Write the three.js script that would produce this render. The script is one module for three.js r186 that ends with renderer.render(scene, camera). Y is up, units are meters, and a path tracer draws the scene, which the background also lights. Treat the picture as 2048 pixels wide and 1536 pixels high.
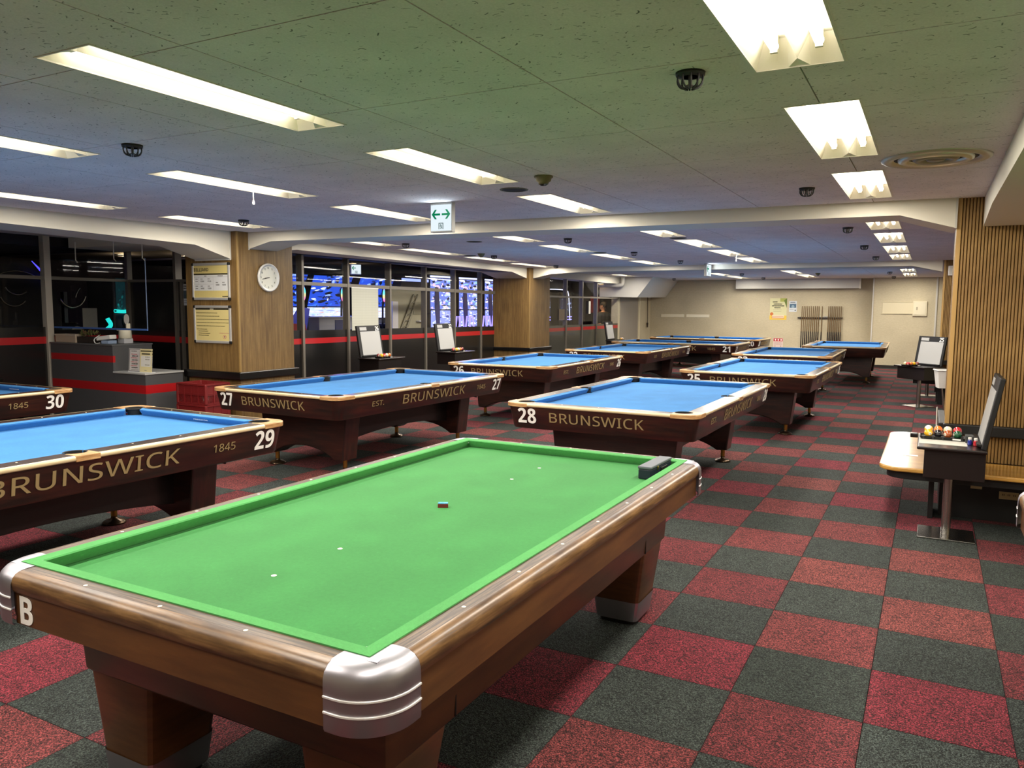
import * as THREE from 'three';
import { mergeGeometries, toCreasedNormals } from 'three/addons/utils/BufferGeometryUtils.js';
import { RoundedBoxGeometry } from 'three/addons/geometries/RoundedBoxGeometry.js';
import { TextGeometry } from 'three/addons/geometries/TextGeometry.js';
import { FontLoader } from 'three/addons/loaders/FontLoader.js';
import { MarchingCubes } from 'three/addons/objects/MarchingCubes.js';
import { RectAreaLightUniformsLib } from 'three/addons/lights/RectAreaLightUniformsLib.js';

// ---------------------------------------------------------------- camera, light levels, exposure
const scene = new THREE.Scene();
scene.background = new THREE.Color(0x000000);
const camera = new THREE.PerspectiveCamera(52.54, 4 / 3, 0.05, 80);
camera.position.set(0.651, 1.581, 2.647);
camera.rotation.order = 'YXZ';
camera.rotation.set(-0.09963, 0.49255, 0.00643);
const renderer = new THREE.WebGLRenderer({ antialias: true });
renderer.toneMapping = THREE.LinearToneMapping;
renderer.toneMappingExposure = 2.0;
renderer.shadowMap.enabled = true;
RectAreaLightUniformsLib.init();
const LAMP = 15;            // ceiling fixtures, area light level
const LAMP_COL = 0xfff7ea;
const TUBE_GLOW = 5;        // tubes inside the fixtures
const ARCADE = 1.2;        // blue spill lights beyond the glass
const H = 2.40;            // ceiling height

// ---------------------------------------------------------------- helpers
let _s = 12345;
const rnd = () => { _s = (_s * 1664525 + 1013904223) >>> 0; return _s / 4294967296; };
const rr = (a, b) => a + (b - a) * rnd();
const seen = new Map();
const numbered = n => { const k = seen.get(n) || 0; seen.set(n, k + 1); return k ? `${n}_${String(k).padStart(3, '0')}` : n; };
function shade(o) { o.traverse(m => { if (m.isMesh) { m.castShadow = true; m.receiveShadow = true; } }); return o; }
function tag(o, label, category, group) {
  o.userData = { ...o.userData, label, category };
  if (group) o.userData.group = group;
  return o;
}
function thing(name, label, category, [x, y, z] = [0, 0, 0], turn = 0, group) {
  const o = new THREE.Group(); o.name = numbered(name); scene.add(o);
  o.position.set(x, y, z); o.rotation.y = turn;
  return tag(o, label, category, group);
}
function struct(name, pos = [0, 0, 0]) {
  const o = new THREE.Group(); o.name = name; o.userData.kind = 'structure'; o.position.set(...pos); scene.add(o); return o;
}
function part(name, geo, mat, parent) {
  const g = Array.isArray(geo) ? merge(geo) : geo;
  const m = new THREE.Mesh(g, mat); m.name = name; m.castShadow = m.receiveShadow = true; parent.add(m); return m;
}
function single(name, geo, mat, label, category, group) { // a thing that is one mesh
  const m = part(numbered(name), geo, mat, scene); return tag(m, label, category, group);
}
function dup(root, pos, turn, label, group) {
  const r = root.clone(); r.name = numbered(root.name.replace(/_\d{3}$/, '')); r.userData = { ...root.userData };
  scene.add(r); r.position.set(...pos); r.rotation.y = turn;
  if (label) r.userData.label = label;
  if (group) r.userData.group = group;
  return r;
}
function norm(g) { // same attribute set on all geometries so they merge
  let q = g.index ? g.toNonIndexed() : g;
  for (const k of Object.keys(q.attributes)) if (!['position', 'normal', 'uv'].includes(k)) q.deleteAttribute(k);
  if (!q.attributes.uv) q.setAttribute('uv', new THREE.BufferAttribute(new Float32Array(q.attributes.position.count * 2), 2));
  if (!q.attributes.normal) q.computeVertexNormals();
  q.morphAttributes = {};
  return q;
}
const merge = a => a.length === 1 ? a[0] : mergeGeometries(a.map(norm), false);
function box(w, h, d, x = 0, y = 0, z = 0, r = 0) { // uv in metres
  let g = r > 0 ? new RoundedBoxGeometry(w, h, d, 2, Math.min(r, w / 2.02, h / 2.02, d / 2.02)) : new THREE.BoxGeometry(w, h, d);
  const p = g.attributes.position, n = g.attributes.normal, uv = g.attributes.uv;
  for (let i = 0; i < p.count; i++) {
    const ax = Math.abs(n.getX(i)), ay = Math.abs(n.getY(i)), az = Math.abs(n.getZ(i));
    if (ay >= ax && ay >= az) uv.setXY(i, p.getX(i) + x, p.getZ(i) + z);
    else if (ax >= az) uv.setXY(i, p.getZ(i) + z, p.getY(i) + y);
    else uv.setXY(i, p.getX(i) + x, p.getY(i) + y);
  }
  return g.translate(x, y, z);
}
const boxB = (x0, x1, y0, y1, z0, z1, r = 0) => box(x1 - x0, y1 - y0, z1 - z0, (x0 + x1) / 2, (y0 + y1) / 2, (z0 + z1) / 2, r);
const swapUV = g => { const u = g.attributes.uv; for (let i = 0; i < u.count; i++) u.setXY(i, u.getY(i), u.getX(i)); return g; };
const cyl = (r0, r1, h, x, y, z, seg = 16) => new THREE.CylinderGeometry(r0, r1, h, seg).translate(x, y, z);
function tubeBetween(a, b, r, seg = 10) {
  const A = new THREE.Vector3(...a), B = new THREE.Vector3(...b), d = B.clone().sub(A), L = d.length();
  const g = new THREE.CylinderGeometry(r, r, L, seg);
  g.applyQuaternion(new THREE.Quaternion().setFromUnitVectors(new THREE.Vector3(0, 1, 0), d.normalize()));
  return g.translate((a[0] + b[0]) / 2, (a[1] + b[1]) / 2, (a[2] + b[2]) / 2);
}
const tubePath = (pts, r, seg = 24, rs = 8) => new THREE.TubeGeometry(new THREE.CatmullRomCurve3(pts.map(p => new THREE.Vector3(...p))), seg, r, rs, false);
const lathe = (pts, seg = 24) => new THREE.LatheGeometry(pts.map(p => new THREE.Vector2(...p)), seg);
// skin a list of rings of points; u along the ring, v across, in metres
function skin(rings, closed = true, cap = false, crease = 0.6) {
  const n = rings[0].length, pos = [], uv = [];
  const V = p => new THREE.Vector3(...p);
  const m = closed ? n : n - 1;
  const us = [0]; for (let i = 0; i < m; i++) us.push(us[i] + V(rings[0][i]).distanceTo(V(rings[0][(i + 1) % n])));
  let v = 0;
  for (let k = 0; k + 1 < rings.length; k++) {
    const A = rings[k], B = rings[k + 1], dv = V(A[0]).distanceTo(V(B[0]));
    for (let i = 0; i < m; i++) {
      const j = (i + 1) % n;
      pos.push(...A[i], ...A[j], ...B[j], ...A[i], ...B[j], ...B[i]);
      uv.push(us[i], v, us[i + 1], v, us[i + 1], v + dv, us[i], v, us[i + 1], v + dv, us[i], v + dv);
    }
    v += dv;
  }
  if (cap) for (const [R, f] of cap === 'last' ? [[rings[rings.length - 1], 0]] : [[rings[0], 1], [rings[rings.length - 1], 0]]) {
    const c = R.reduce((a, p) => [a[0] + p[0] / n, a[1] + p[1] / n, a[2] + p[2] / n], [0, 0, 0]);
    for (let i = 0; i < n; i++) {
      const j = (i + 1) % n, tri = f ? [c, R[j], R[i]] : [c, R[i], R[j]];
      for (const p of tri) { pos.push(...p); uv.push(p[0] + p[1], p[2]); }
    }
  }
  const g = new THREE.BufferGeometry();
  g.setAttribute('position', new THREE.Float32BufferAttribute(pos, 3));
  g.setAttribute('uv', new THREE.Float32BufferAttribute(uv, 2));
  g.computeVertexNormals();
  return toCreasedNormals(g, crease);
}
// rounded rectangle ring at height y (counter-clockwise seen from above: x to z)
function ringRR(hw, hl, r, y, k = 6, cx = 0, cz = 0) {
  const out = [];
  for (const [sx, sz, a0] of [[1, 1, 0], [-1, 1, 90], [-1, -1, 180], [1, -1, 270]])
    for (let i = 0; i <= k; i++) {
      const a = (a0 + 90 * i / k) * Math.PI / 180;
      out.push([cx + sx * (hw - r) + r * Math.cos(a), y, cz + sz * (hl - r) + r * Math.sin(a)]);
    }
  return out.reverse();
}
// a straight bar: profile of [a, y] points swept from p0 to p1; a is measured to the outside (side vector)
function bar(profile, p0, p1, side, cap = true) {
  const ring = P => profile.map(([a, y]) => [P[0] + side[0] * a, y, P[1] + side[1] * a]);
  const g = skin([ring(p0), ring(p1)], true, cap, 0.7);
  return swapUV(g);
}
// plan shape (x, z) extruded downwards from yTop
function slab(shape, yTop, thick, bevel = 0, curve = 8) {
  const g = new THREE.ExtrudeGeometry(shape, { depth: thick - 2 * bevel, bevelEnabled: bevel > 0, bevelThickness: bevel, bevelSize: bevel, bevelOffset: -bevel, bevelSegments: 2, curveSegments: curve });
  return g.rotateX(Math.PI / 2).translate(0, yTop - bevel, 0);
}
const poly = pts => new THREE.Shape(pts.map(p => new THREE.Vector2(...p)));
// a shape in the x-y plane extruded along +z
const extr = (shape, d, bevel = 0, curve = 8) => new THREE.ExtrudeGeometry(shape, { depth: d - 2 * bevel, bevelEnabled: bevel > 0, bevelThickness: bevel, bevelSize: bevel, bevelOffset: -bevel, bevelSegments: 2, curveSegments: curve }).translate(0, 0, bevel);
function hexa(b, t) { // prism: bottom ring b, top ring t (4 points each, counter-clockwise seen from above)
  return skin([b, t], true, true, 0.3);
}
// ---------------------------------------------------------------- textures
function dataTex(w, h, fn, srgb = true) {
  const d = new Uint8Array(w * h * 4);
  for (let y = 0; y < h; y++) for (let x = 0; x < w; x++) {
    const c = fn(x, y), i = (y * w + x) * 4;
    for (let k = 0; k < 3; k++) d[i + k] = Math.max(0, Math.min(255, Math.round(c[k])));
    d[i + 3] = 255;
  }
  const t = new THREE.DataTexture(d, w, h, THREE.RGBAFormat);
  t.wrapS = t.wrapT = THREE.RepeatWrapping; t.magFilter = THREE.LinearFilter; t.minFilter = THREE.LinearMipmapLinearFilter; t.generateMipmaps = true;
  if (srgb) t.colorSpace = THREE.SRGBColorSpace;
  t.needsUpdate = true; return t;
}
// tileable value noise
function noise(w, h, cx, cy, seed) {
  const old = _s; _s = seed * 7919 + 17;
  const g = new Float32Array(cx * cy); for (let i = 0; i < g.length; i++) g[i] = rnd();
  _s = old;
  const sm = t => t * t * (3 - 2 * t);
  return (x, y) => {
    const fx = x / w * cx, fy = y / h * cy, x0 = Math.floor(fx), y0 = Math.floor(fy), tx = sm(fx - x0), ty = sm(fy - y0);
    const at = (i, j) => g[((j % cy + cy) % cy) * cx + ((i % cx + cx) % cx)];
    return (at(x0, y0) * (1 - tx) + at(x0 + 1, y0) * tx) * (1 - ty) + (at(x0, y0 + 1) * (1 - tx) + at(x0 + 1, y0 + 1) * tx) * ty;
  };
}
const mixc = (a, b, t) => [0, 1, 2].map(i => a[i] + (b[i] - a[i]) * t);
function woodTex(a, b, seed, metres = 1, streak = 60, contrast = 1) { // grain along u
  const w = 512, h = 512, n1 = noise(w, h, 3, streak, seed), n2 = noise(w, h, 9, streak * 3, seed + 1), n3 = noise(w, h, 40, 250, seed + 2), n4 = noise(w, h, 4, 7, seed + 3);
  const t = dataTex(w, h, (x, y) => {
    let v = 0.45 * n1(x, y) + 0.28 * n2(x, y) + 0.12 * n3(x, y) + 0.25 * n4(x, y);
    v = 0.5 + (v - 0.52) * 1.9 * contrast;
    return mixc(a, b, Math.max(0, Math.min(1, v)));
  });
  t.repeat.set(1 / metres, 1 / metres); return t;
}
function canvasTex(w, h, draw) {
  const c = document.createElement('canvas'); c.width = w; c.height = h;
  const x = c.getContext('2d'); draw(x, w, h);
  const t = new THREE.CanvasTexture(c); t.colorSpace = THREE.SRGBColorSpace; return t;
}
const std = (color, roughness = 0.7, o = {}) => new THREE.MeshStandardMaterial({ color, roughness, metalness: 0, ...o });
const phys = (color, roughness, o = {}) => new THREE.MeshPhysicalMaterial({ color, roughness, ...o });
const glow = (color, k) => new THREE.MeshStandardMaterial({ color: 0x000000, roughness: 0.6, emissive: color, emissiveIntensity: k });
const M = {};
M.black = std(0x0b0a0a, 0.55); M.blackGloss = phys(0x0d0c0c, 0.3, { clearcoat: 0.5, clearcoatRoughness: 0.2 });
M.alu = std(0xb4b1b9, 0.42, { metalness: 1 }); M.steel = std(0xa9a6a2, 0.25, { metalness: 1 }); M.brass = std(0xb9924a, 0.3, { metalness: 1 });
M.bronze = std(0x5b4a3a, 0.28, { metalness: 0.9 });
M.white = std(0xe6e4de, 0.6); M.paper = std(0xe9e7e0, 0.85); M.red = std(0xa01c1c, 0.5);
M.glass = phys(0xffffff, 0.02, { transmission: 1, thickness: 0, ior: 1.45, specularIntensity: 0.35 });
M.tintGlass = phys(0x90929a, 0.02, { transmission: 1, thickness: 0, ior: 1.45, specularIntensity: 0.6 });
// ---------------------------------------------------------------- surface textures
const carpetMap = (() => {
  const n1 = noise(512, 512, 128, 128, 3), n2 = noise(512, 512, 210, 170, 4), n3 = noise(512, 512, 8, 8, 5);
  return dataTex(512, 512, (x, y) => { const a = n1(x, y), b = n2(x, y); let v = 112 + 190 * (a - 0.5) + 170 * (b - 0.5) + 30 * (n3(x, y) - 0.5); if (b > 0.74 && a > 0.5) v += 60; return [v + 40, v + 40, v + 40]; });
})();
carpetMap.repeat.set(2, 2);
const carpetBump = (() => { const n1 = noise(512, 512, 160, 160, 8); return dataTex(512, 512, (x, y) => { const v = 255 * n1(x, y); return [v, v, v]; }, false); })();
carpetBump.repeat.set(2, 2);
const reds = [0x9c3f45, 0xa34a4a, 0xa83848, 0x963c41, 0xaa5550, 0xb03045].map(c => std(c, 0.98, { map: carpetMap, bumpMap: carpetBump, bumpScale: 0.004 }));
const greys = [0x4b544f, 0x555f5a, 0x465049, 0x505953].map(c => std(c, 0.98, { map: carpetMap, bumpMap: carpetBump, bumpScale: 0.004 }));
const ceilMap = (() => {
  const N = 1024, n1 = noise(N, N, 200, 200, 11), n2 = noise(N, N, 6, 6, 12), buf = new Float32Array(N * N).fill(1);
  _s = 99;
  for (let k = 0; k < 430; k++) {
    const big = rnd() < 0.3, L = big ? rr(10, 26) : rr(3, 10), a = rr(-0.5, 0.5) + (rnd() < 0.25 ? rr(-1.4, 1.4) : 0), x0 = rnd() * N, y0 = rnd() * N, w = big ? rr(1.2, 2.4) : rr(1, 2.2), dk = rr(0.42, 0.85), cv = rr(-0.04, 0.04);
    for (let t = 0; t < L; t += 0.5) {
      const an = a + cv * t, cx = x0 + t * Math.cos(an), cy = y0 + t * Math.sin(an);
      for (let i = -2; i <= 2; i++) for (let j = -2; j <= 2; j++) if (i * i + j * j <= w * w) {
        const q = (((Math.round(cy) + j) % N + N) % N) * N + ((Math.round(cx) + i) % N + N) % N; buf[q] = Math.min(buf[q], dk);
      }
    }
  }
  return dataTex(N, N, (x, y) => { const v = (222 + 12 * (n1(x, y) - 0.5) + 12 * (n2(x, y) - 0.5)) * buf[y * N + x]; return [v, v * 0.965, v * 0.955]; });
})();
ceilMap.repeat.set(1 / 0.9, 1 / 0.9);
M.ceil = std(0xffffff, 0.95, { map: ceilMap });
M.plaster = std(0xd9d3c2, 0.9); M.plasterWhite = std(0xc6c3ba, 0.85);
const wallMap = (() => { const n1 = noise(512, 512, 60, 200, 31), n2 = noise(512, 512, 5, 5, 32); return dataTex(512, 512, (x, y) => { const v = 212 + 12 * (n1(x, y) - 0.5) + 14 * (n2(x, y) - 0.5); return [v + 5, v, v - 13]; }); })();
wallMap.repeat.set(0.6, 0.6);
M.cream = std(0xe4dcc6, 0.9, { map: wallMap });
const oakMap = woodTex([112, 84, 46], [168, 136, 86], 41, 0.9, 90, 0.8);
M.oakV = std(0xd2cec0, 0.55, { map: oakMap });          // grain along v after swapUV
M.slat = std(0xd8d4c8, 0.5, { map: woodTex([146, 112, 66], [190, 154, 98], 45, 0.8, 40, 0.7) });
M.slatBack = std(0x4a3418, 0.8);
M.frame = std(0x7a746a, 0.45, { metalness: 0.35 }); M.frameLight = std(0xcbc4b6, 0.45, { metalness: 0.3 });
M.panelDark = phys(0x141414, 0.28, { clearcoat: 0.35, clearcoatRoughness: 0.12 });
M.panelGrey = std(0x4b4b4d, 0.55);
M.stripe = phys(0xb01a1f, 0.35, { clearcoat: 0.3 });
M.navy = std(0x0a0b20, 0.8); M.navyCeil = std(0x10122c, 0.8);

// ---------------------------------------------------------------- floor of carpet tiles
{
  const floor = struct('floor');
  part('subfloor', [boxB(-18, 3.4, -0.2, -0.012, -21.4, 5.4)], std(0x2a2a2a, 0.9), floor);
  camera.updateMatrixWorld(true); camera.updateProjectionMatrix();
  const list = [], v = new THREE.Vector3();
  for (let j = -10; j < 42; j++) for (let i = -18; i < 7; i++) {
    const x = i * 0.5 + 0.25, z = -(j * 0.5 + 0.25);
    if (z < -4.5 && x < -7) continue;
    if (z < -20.85 || (x > -0.75 && z < -20.3)) continue;
    const pts = [[-1, -1], [1, -1], [1, 1], [-1, 1]].map(([a, b]) => { v.set(x + a * 0.25, 0, z + b * 0.25).project(camera); return [v.x, v.y, v.z]; });
    let area = 0; for (let k = 0; k < 4; k++) { const p = pts[k], q = pts[(k + 1) % 4]; area += (p[0] * q[1] - p[1] * q[0]) / 2; }
    const cx = (pts[0][0] + pts[2][0]) / 2, cy = (pts[0][1] + pts[2][1]) / 2;
    const vis = pts.every(p => p[2] < 1) && z < 2.2 && Math.abs(cx) < 1.08 && Math.abs(cy) < 1.12;
    let a = vis ? Math.abs(area) : 0;
    if (x > -1.75 && x < -0.6 && z > -1.0 && z < 1.0) a *= 0.05;      // under the green table
    if (x < -6.2) a *= 0.2;
    list.push({ x, z, red: (i + j) % 2 === 0, a });
  }
  list.sort((p, q) => q.a - p.a);
  const tileGeo = [0.0062, 0.0066, 0.007].map(h => box(0.4975, h, 0.4975, 0, -h / 2 + 0.0, 0));
  const far = [[], []];
  _s = 777;
  list.forEach((t, k) => {
    const r = rnd(), m = t.red ? reds[Math.floor(r * 5.25)] : greys[Math.floor(r * 4)], h = rnd(), q = Math.floor(rnd() * 4);
    if (k < 298 && t.a > 0) {
      const o = part('carpet_tile', tileGeo[Math.floor(h * 3)], m, floor);
      o.position.set(t.x, (h - 0.5) * 0.0012 - 0.0006, t.z); o.rotation.y = q * Math.PI / 2;
    } else far[t.red ? 0 : 1].push(box(0.4975, 0.006, 0.4975).rotateY(q * Math.PI / 2).translate(t.x, -0.0035, t.z));
  });
  part('carpet_tiles', far[0], reds[0], floor).userData.kind = 'stuff';
  part('carpet_tiles', far[1], greys[0], floor).userData.kind = 'stuff';
}
// ---------------------------------------------------------------- ceiling panels with openings for the lamps
const LW = 0.30, LL = 1.24;
const lampRows = [ // x centre, z of the near end, length
  [0.21, 2.80, LL], [0.21, 1.01, LL], [0.213, -0.77, 1.255], [0.207, -2.54, 1.27],
  [-1.9, 2.82, LL], [-1.893, 1.03, 1.235], [-1.94, -0.748, 1.245], [-1.99, -2.582, 1.22],
  [-3.52, 2.9, LL], [-3.57, 1.10, LL], [-3.62, -0.677, 1.25], [-3.69, -2.45, 1.265],
  [-5.5, 3.0, LL], [-5.55, 1.22, LL], [-5.61, -0.53, LL], [-5.69, -2.335, 1.19],
  [0.19, -5.1, 1.28], [0.185, -6.81, 1.41], [0.176, -8.78, 1.5], [0.171, -10.6, 1.42],
  [-2.035, -5.1, 1.24], [-2.045, -6.79, 1.39], [-2.1, -8.62, 1.55], [-2.12, -10.47, 1.6],
  [-3.84, -5.1, 1.24], [-3.94, -6.86, 1.47], [-3.98, -8.78, 1.49], [-4.02, -10.63, 1.55],
  [-5.94, -5.0, 1.14], [-6.12, -6.66, 1.52], [-6.22, -8.63, 1.52], [-6.42, -10.6, 1.75],
  [-6.46, -16.1, 1.3], [-4.02, -16.1, 2.0], [-4.02, -18.15, 2.0], [-2.2, -15.37, 2.2], [-2.2, -17.6, 2.3], [0.16, -15.5, 1.75], [0.145, -17.7, 2.1],
  [2.1, 1.0, LL], [2.1, -1.2, LL],  // unseen pair, added to light the side bay and bench
];
{
  const ceil = struct('ceiling');
  const rects = lampRows.map(([x, z, l]) => [x - LW / 2, x + LW / 2, z - l, z]);
  part('ceiling_slab', [boxB(-9.2, 3.4, 2.56, 2.7, -21.4, 5.4)], M.navy, ceil);
  const xs = [], zs = [];
  for (let k = -5; k <= 13; k++) xs.push(0.21 - 0.853 * k); xs.reverse();
  for (let k = -7; k <= 26; k++) zs.push(-0.013 - 0.895 * k); zs.reverse();
  const sub = (R, C) => { // R minus C
    const [a, b, c, d] = R, [e, f, g, h] = C;
    if (f <= a || e >= b || h <= c || g >= d) return [R];
    const out = []; const m0 = Math.max(c, g), m1 = Math.min(d, h);
    if (g > c) out.push([a, b, c, g]); if (h < d) out.push([a, b, h, d]);
    if (e > a) out.push([a, e, m0, m1]); if (f < b) out.push([f, b, m0, m1]);
    return out;
  };
  for (let i = 0; i + 1 < xs.length; i++) for (let k = 0; k + 1 < zs.length; k++) {
    let a = Math.max(xs[i], -9.1), b = Math.min(xs[i + 1], 3.3), c = Math.max(zs[k], -21.1), d = Math.min(zs[k + 1], 5.3);
    if (a >= b || c >= d) continue;
    if (b <= -7.4 && d < -4.4) continue;
    let list = [[a + 0.0028, b - 0.0028, c + 0.0028, d - 0.0028]];
    for (const C of rects) list = list.flatMap(R => sub(R, C));
    list = list.filter(([p, q, r, s]) => q - p > 0.004 && s - r > 0.004);
    if (list.length) part('ceiling_panel', list.map(([p, q, r, s]) => boxB(p, q, H, H + 0.014, r, s)), M.ceil, ceil);
  }
}
// ---------------------------------------------------------------- lamps
{
  const refl = std(0xf5efdc, 0.35);
  const tubeM = glow(0xfff6e8, TUBE_GLOW), capM = std(0xcfc8b4, 0.4);
  const prof = [[-0.142, 0.0], [-0.108, 0.085], [-0.035, 0.085], [0, 0.012], [0.035, 0.085], [0.108, 0.085], [0.142, 0.0]];
  const proto = new THREE.Group();
  const L = LL - 0.01;
  // W shaped reflector trough, inner side down
  const ring = z => prof.map(([x, y]) => [x, y, z]);
  part('reflector', [skin([ring(-L / 2 + 0.05), ring(L / 2 - 0.05)], false, false, 0.2)], refl, proto);
  for (const s of [-1, 1]) { // sloping end plates, one per trough pair
    const e = s * L / 2, f = s * (L / 2 - 0.05), g = [];
    for (const q of [-1, 1]) g.push(skin([[[q * 0.142, 0, e], [q * 0.108, 0, e], [q * 0.035, 0, e], [0, 0.004, e]], [[q * 0.142, 0, f], [q * 0.108, 0.085, f], [q * 0.035, 0.085, f], [0, 0.012, f]]], false));
    part('end_plate', g, refl, proto);
  }
  part('rim', [boxB(-0.15, 0.15, -0.003, 0.006, L / 2, L / 2 + 0.006), boxB(-0.15, 0.15, -0.003, 0.006, -L / 2 - 0.006, -L / 2), boxB(-0.15, -0.141, -0.003, 0.006, -L / 2, L / 2), boxB(0.141, 0.15, -0.003, 0.006, -L / 2, L / 2)], std(0xd8d3c4, 0.5), proto);
  for (const s of [-1, 1]) {
    part('tube', [new THREE.CylinderGeometry(0.0155, 0.0155, L - 0.16, 12).rotateX(Math.PI / 2).translate(s * 0.071, 0.05, 0)], tubeM, proto);
    part('lamp_holder', [boxB(s * 0.071 - 0.012, s * 0.071 + 0.012, 0.03, 0.085, L / 2 - 0.085, L / 2 - 0.07), boxB(s * 0.071 - 0.012, s * 0.071 + 0.012, 0.03, 0.085, -L / 2 + 0.07, -L / 2 + 0.085)], capM, proto);
  }
  const where = i => [
    'behind the view in the aisle row', 'cut by the top edge in the aisle row', 'second in the aisle row, before the round diffuser', 'third in the aisle row, just before the first beam',
    'behind the view over the green table', 'longest shown, over the left edge of the green table', 'just before the round speaker and smoke detector', 'between the round speaker and the first beam',
    'just outside the view beside the nearest blue table', 'cut by the picture edge above table 29', 'with a short pull cord, above table 29', 'partly behind the hanging exit sign with two arrows',
    'outside the view at the counter side, farthest back', 'outside the view at the counter side, nearer the column', 'cut by the picture edge nearest the counter beam', 'just in front of the column with the clock',
    'first past the beam in the aisle row', 'second past the beam in the aisle row', 'third past the beam in the aisle row', 'fourth past the beam in the aisle row',
    'half hidden by the first beam, nearest the aisle row', 'past the beam, over table 28 and 25, second of four', 'past the beam with a pull cord, third of four', 'past the beam, fourth of four before the small exit sign',
    'half hidden by the first beam behind the exit sign side', 'past the beam over table 26, second of its row', 'past the beam over table 26, third of its row', 'past the beam over table 22, fourth of its row',
    'half hidden by the first beam nearest the windows', 'second past the beam nearest the windows', 'third past the beam nearest the windows', 'last before the second oak column nearest the windows',
    'beside the white soffit in the last bay', 'nearer of the two past the small exit sign', 'farther of the two past the small exit sign', 'nearer of the two in front of the white box soffit', 'farther of the two in front of the white box soffit', 'last bay of the aisle row, nearer one', 'last bay of the aisle row, against the panel wall',
    'added unseen in the side bay behind the low beam', 'added unseen in the side bay over the bench'][i];
  lampRows.forEach(([x, z, l], i) => {
    const o = i ? proto.clone() : proto;
    o.name = numbered('ceiling_light'); scene.add(o);
    tag(o, 'recessed twin-tube ceiling light ' + where(i), 'ceiling light', 'recessed fluorescent ceiling lights');
    o.position.set(x, H, z - l / 2); o.scale.z = l / LL;
    const a = new THREE.RectAreaLight(LAMP_COL, LAMP, 0.27, l - 0.06);
    a.position.set(x, H - 0.006, z - l / 2); a.rotation.x = -Math.PI / 2; a.castShadow = true; a.name = numbered('lamp_light'); scene.add(a);
  });
}
// ---------------------------------------------------------------- room shell
{
  const w = (n, g, m) => { const s = struct(n); part('wall_panel', g, m, s); return s; };
  w('wall_back', [boxB(-18, 3.4, 0, 2.6, 5.2, 5.4)], M.cream);
  w('wall_right', [boxB(3.2, 3.4, 0, 2.6, -21.2, 5.2)], M.cream);
  w('wall_far', [boxB(-7.2, -0.75, 0, 2.6, -21.1, -20.9), boxB(-0.75, 3.3, 0, 2.6, -21.1, -20.4)], M.cream);
  w('wall_far_left', [boxB(-7.3, -7.1, 0, 2.6, -21.1, -18.05)], M.cream);
  const fl = scene.getObjectByName('wall_far_left');
  part('door_panel', [boxB(-7.1, -7.085, 0.02, 1.86, -19.7, -18.2)], std(0x938b7e, 0.7), fl);
  part('corner_strip', [boxB(-7.1, -7.07, 0, 2.4, -19.85, -19.8)], std(0xe8dfc0, 0.7), fl);
  part('pull_cord', [tubePath([[-7.06, 1.9, -20.5], [-7.05, 1.4, -20.5], [-7.05, 1.1, -20.5]], 0.012, 8, 5), cyl(0.03, 0.02, 0.14, -7.05, 1.03, -20.5, 8)], std(0x3a2a18, 0.6), fl);
  w('wall_arcade', [boxB(-18.2, -18, 0, 2.9, -21.2, 5.4), boxB(-18, -7.2, 0, 2.9, -21.3, -21.1)], M.navy);
  const ac = struct('ceiling_arcade'); part('ceiling_board', [boxB(-18, -7.35, 2.62, 2.75, -21.2, -4.2), boxB(-18, -9.05, 2.62, 2.75, -4.2, 5.3)], M.navyCeil, ac);
  part('header', [boxB(-7.4, -7.1, 2.28, 2.62, -18.1, -4.6), boxB(-9.1, -9.0, 2.28, 2.62, -4.3, 5.2)], M.navy, ac);
  part('rib', [boxB(-17.5, -7.6, 2.58, 2.62, -7.2, -7.0), boxB(-17.5, -7.6, 2.58, 2.62, -9.6, -9.4), boxB(-17.5, -7.6, 2.58, 2.62, -12.2, -12.0), boxB(-10.3, -10.0, 2.56, 2.62, -16, -5)], std(0x2a2d52, 0.6), ac);
  const bb = struct('baseboard_far'); part('board', [boxB(-0.76, 1.0, 0, 0.075, -20.4, -20.385), boxB(-7.0, -0.77, 0, 0.075, -20.9, -20.885)], std(0x241c18, 0.6), bb);
  const tr = struct('trim_1'); part('trim_strip', [boxB(0.72, 0.76, 0, 2.4, -20.4, -20.37), boxB(-0.77, -0.74, 0.08, 2.4, -20.42, -20.385)], M.plasterWhite, tr);
  part('dado_line', [boxB(-7.05, -0.9, 2.06, 2.075, -20.905, -20.892)], std(0xc9bda0, 0.8), tr);
}
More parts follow.
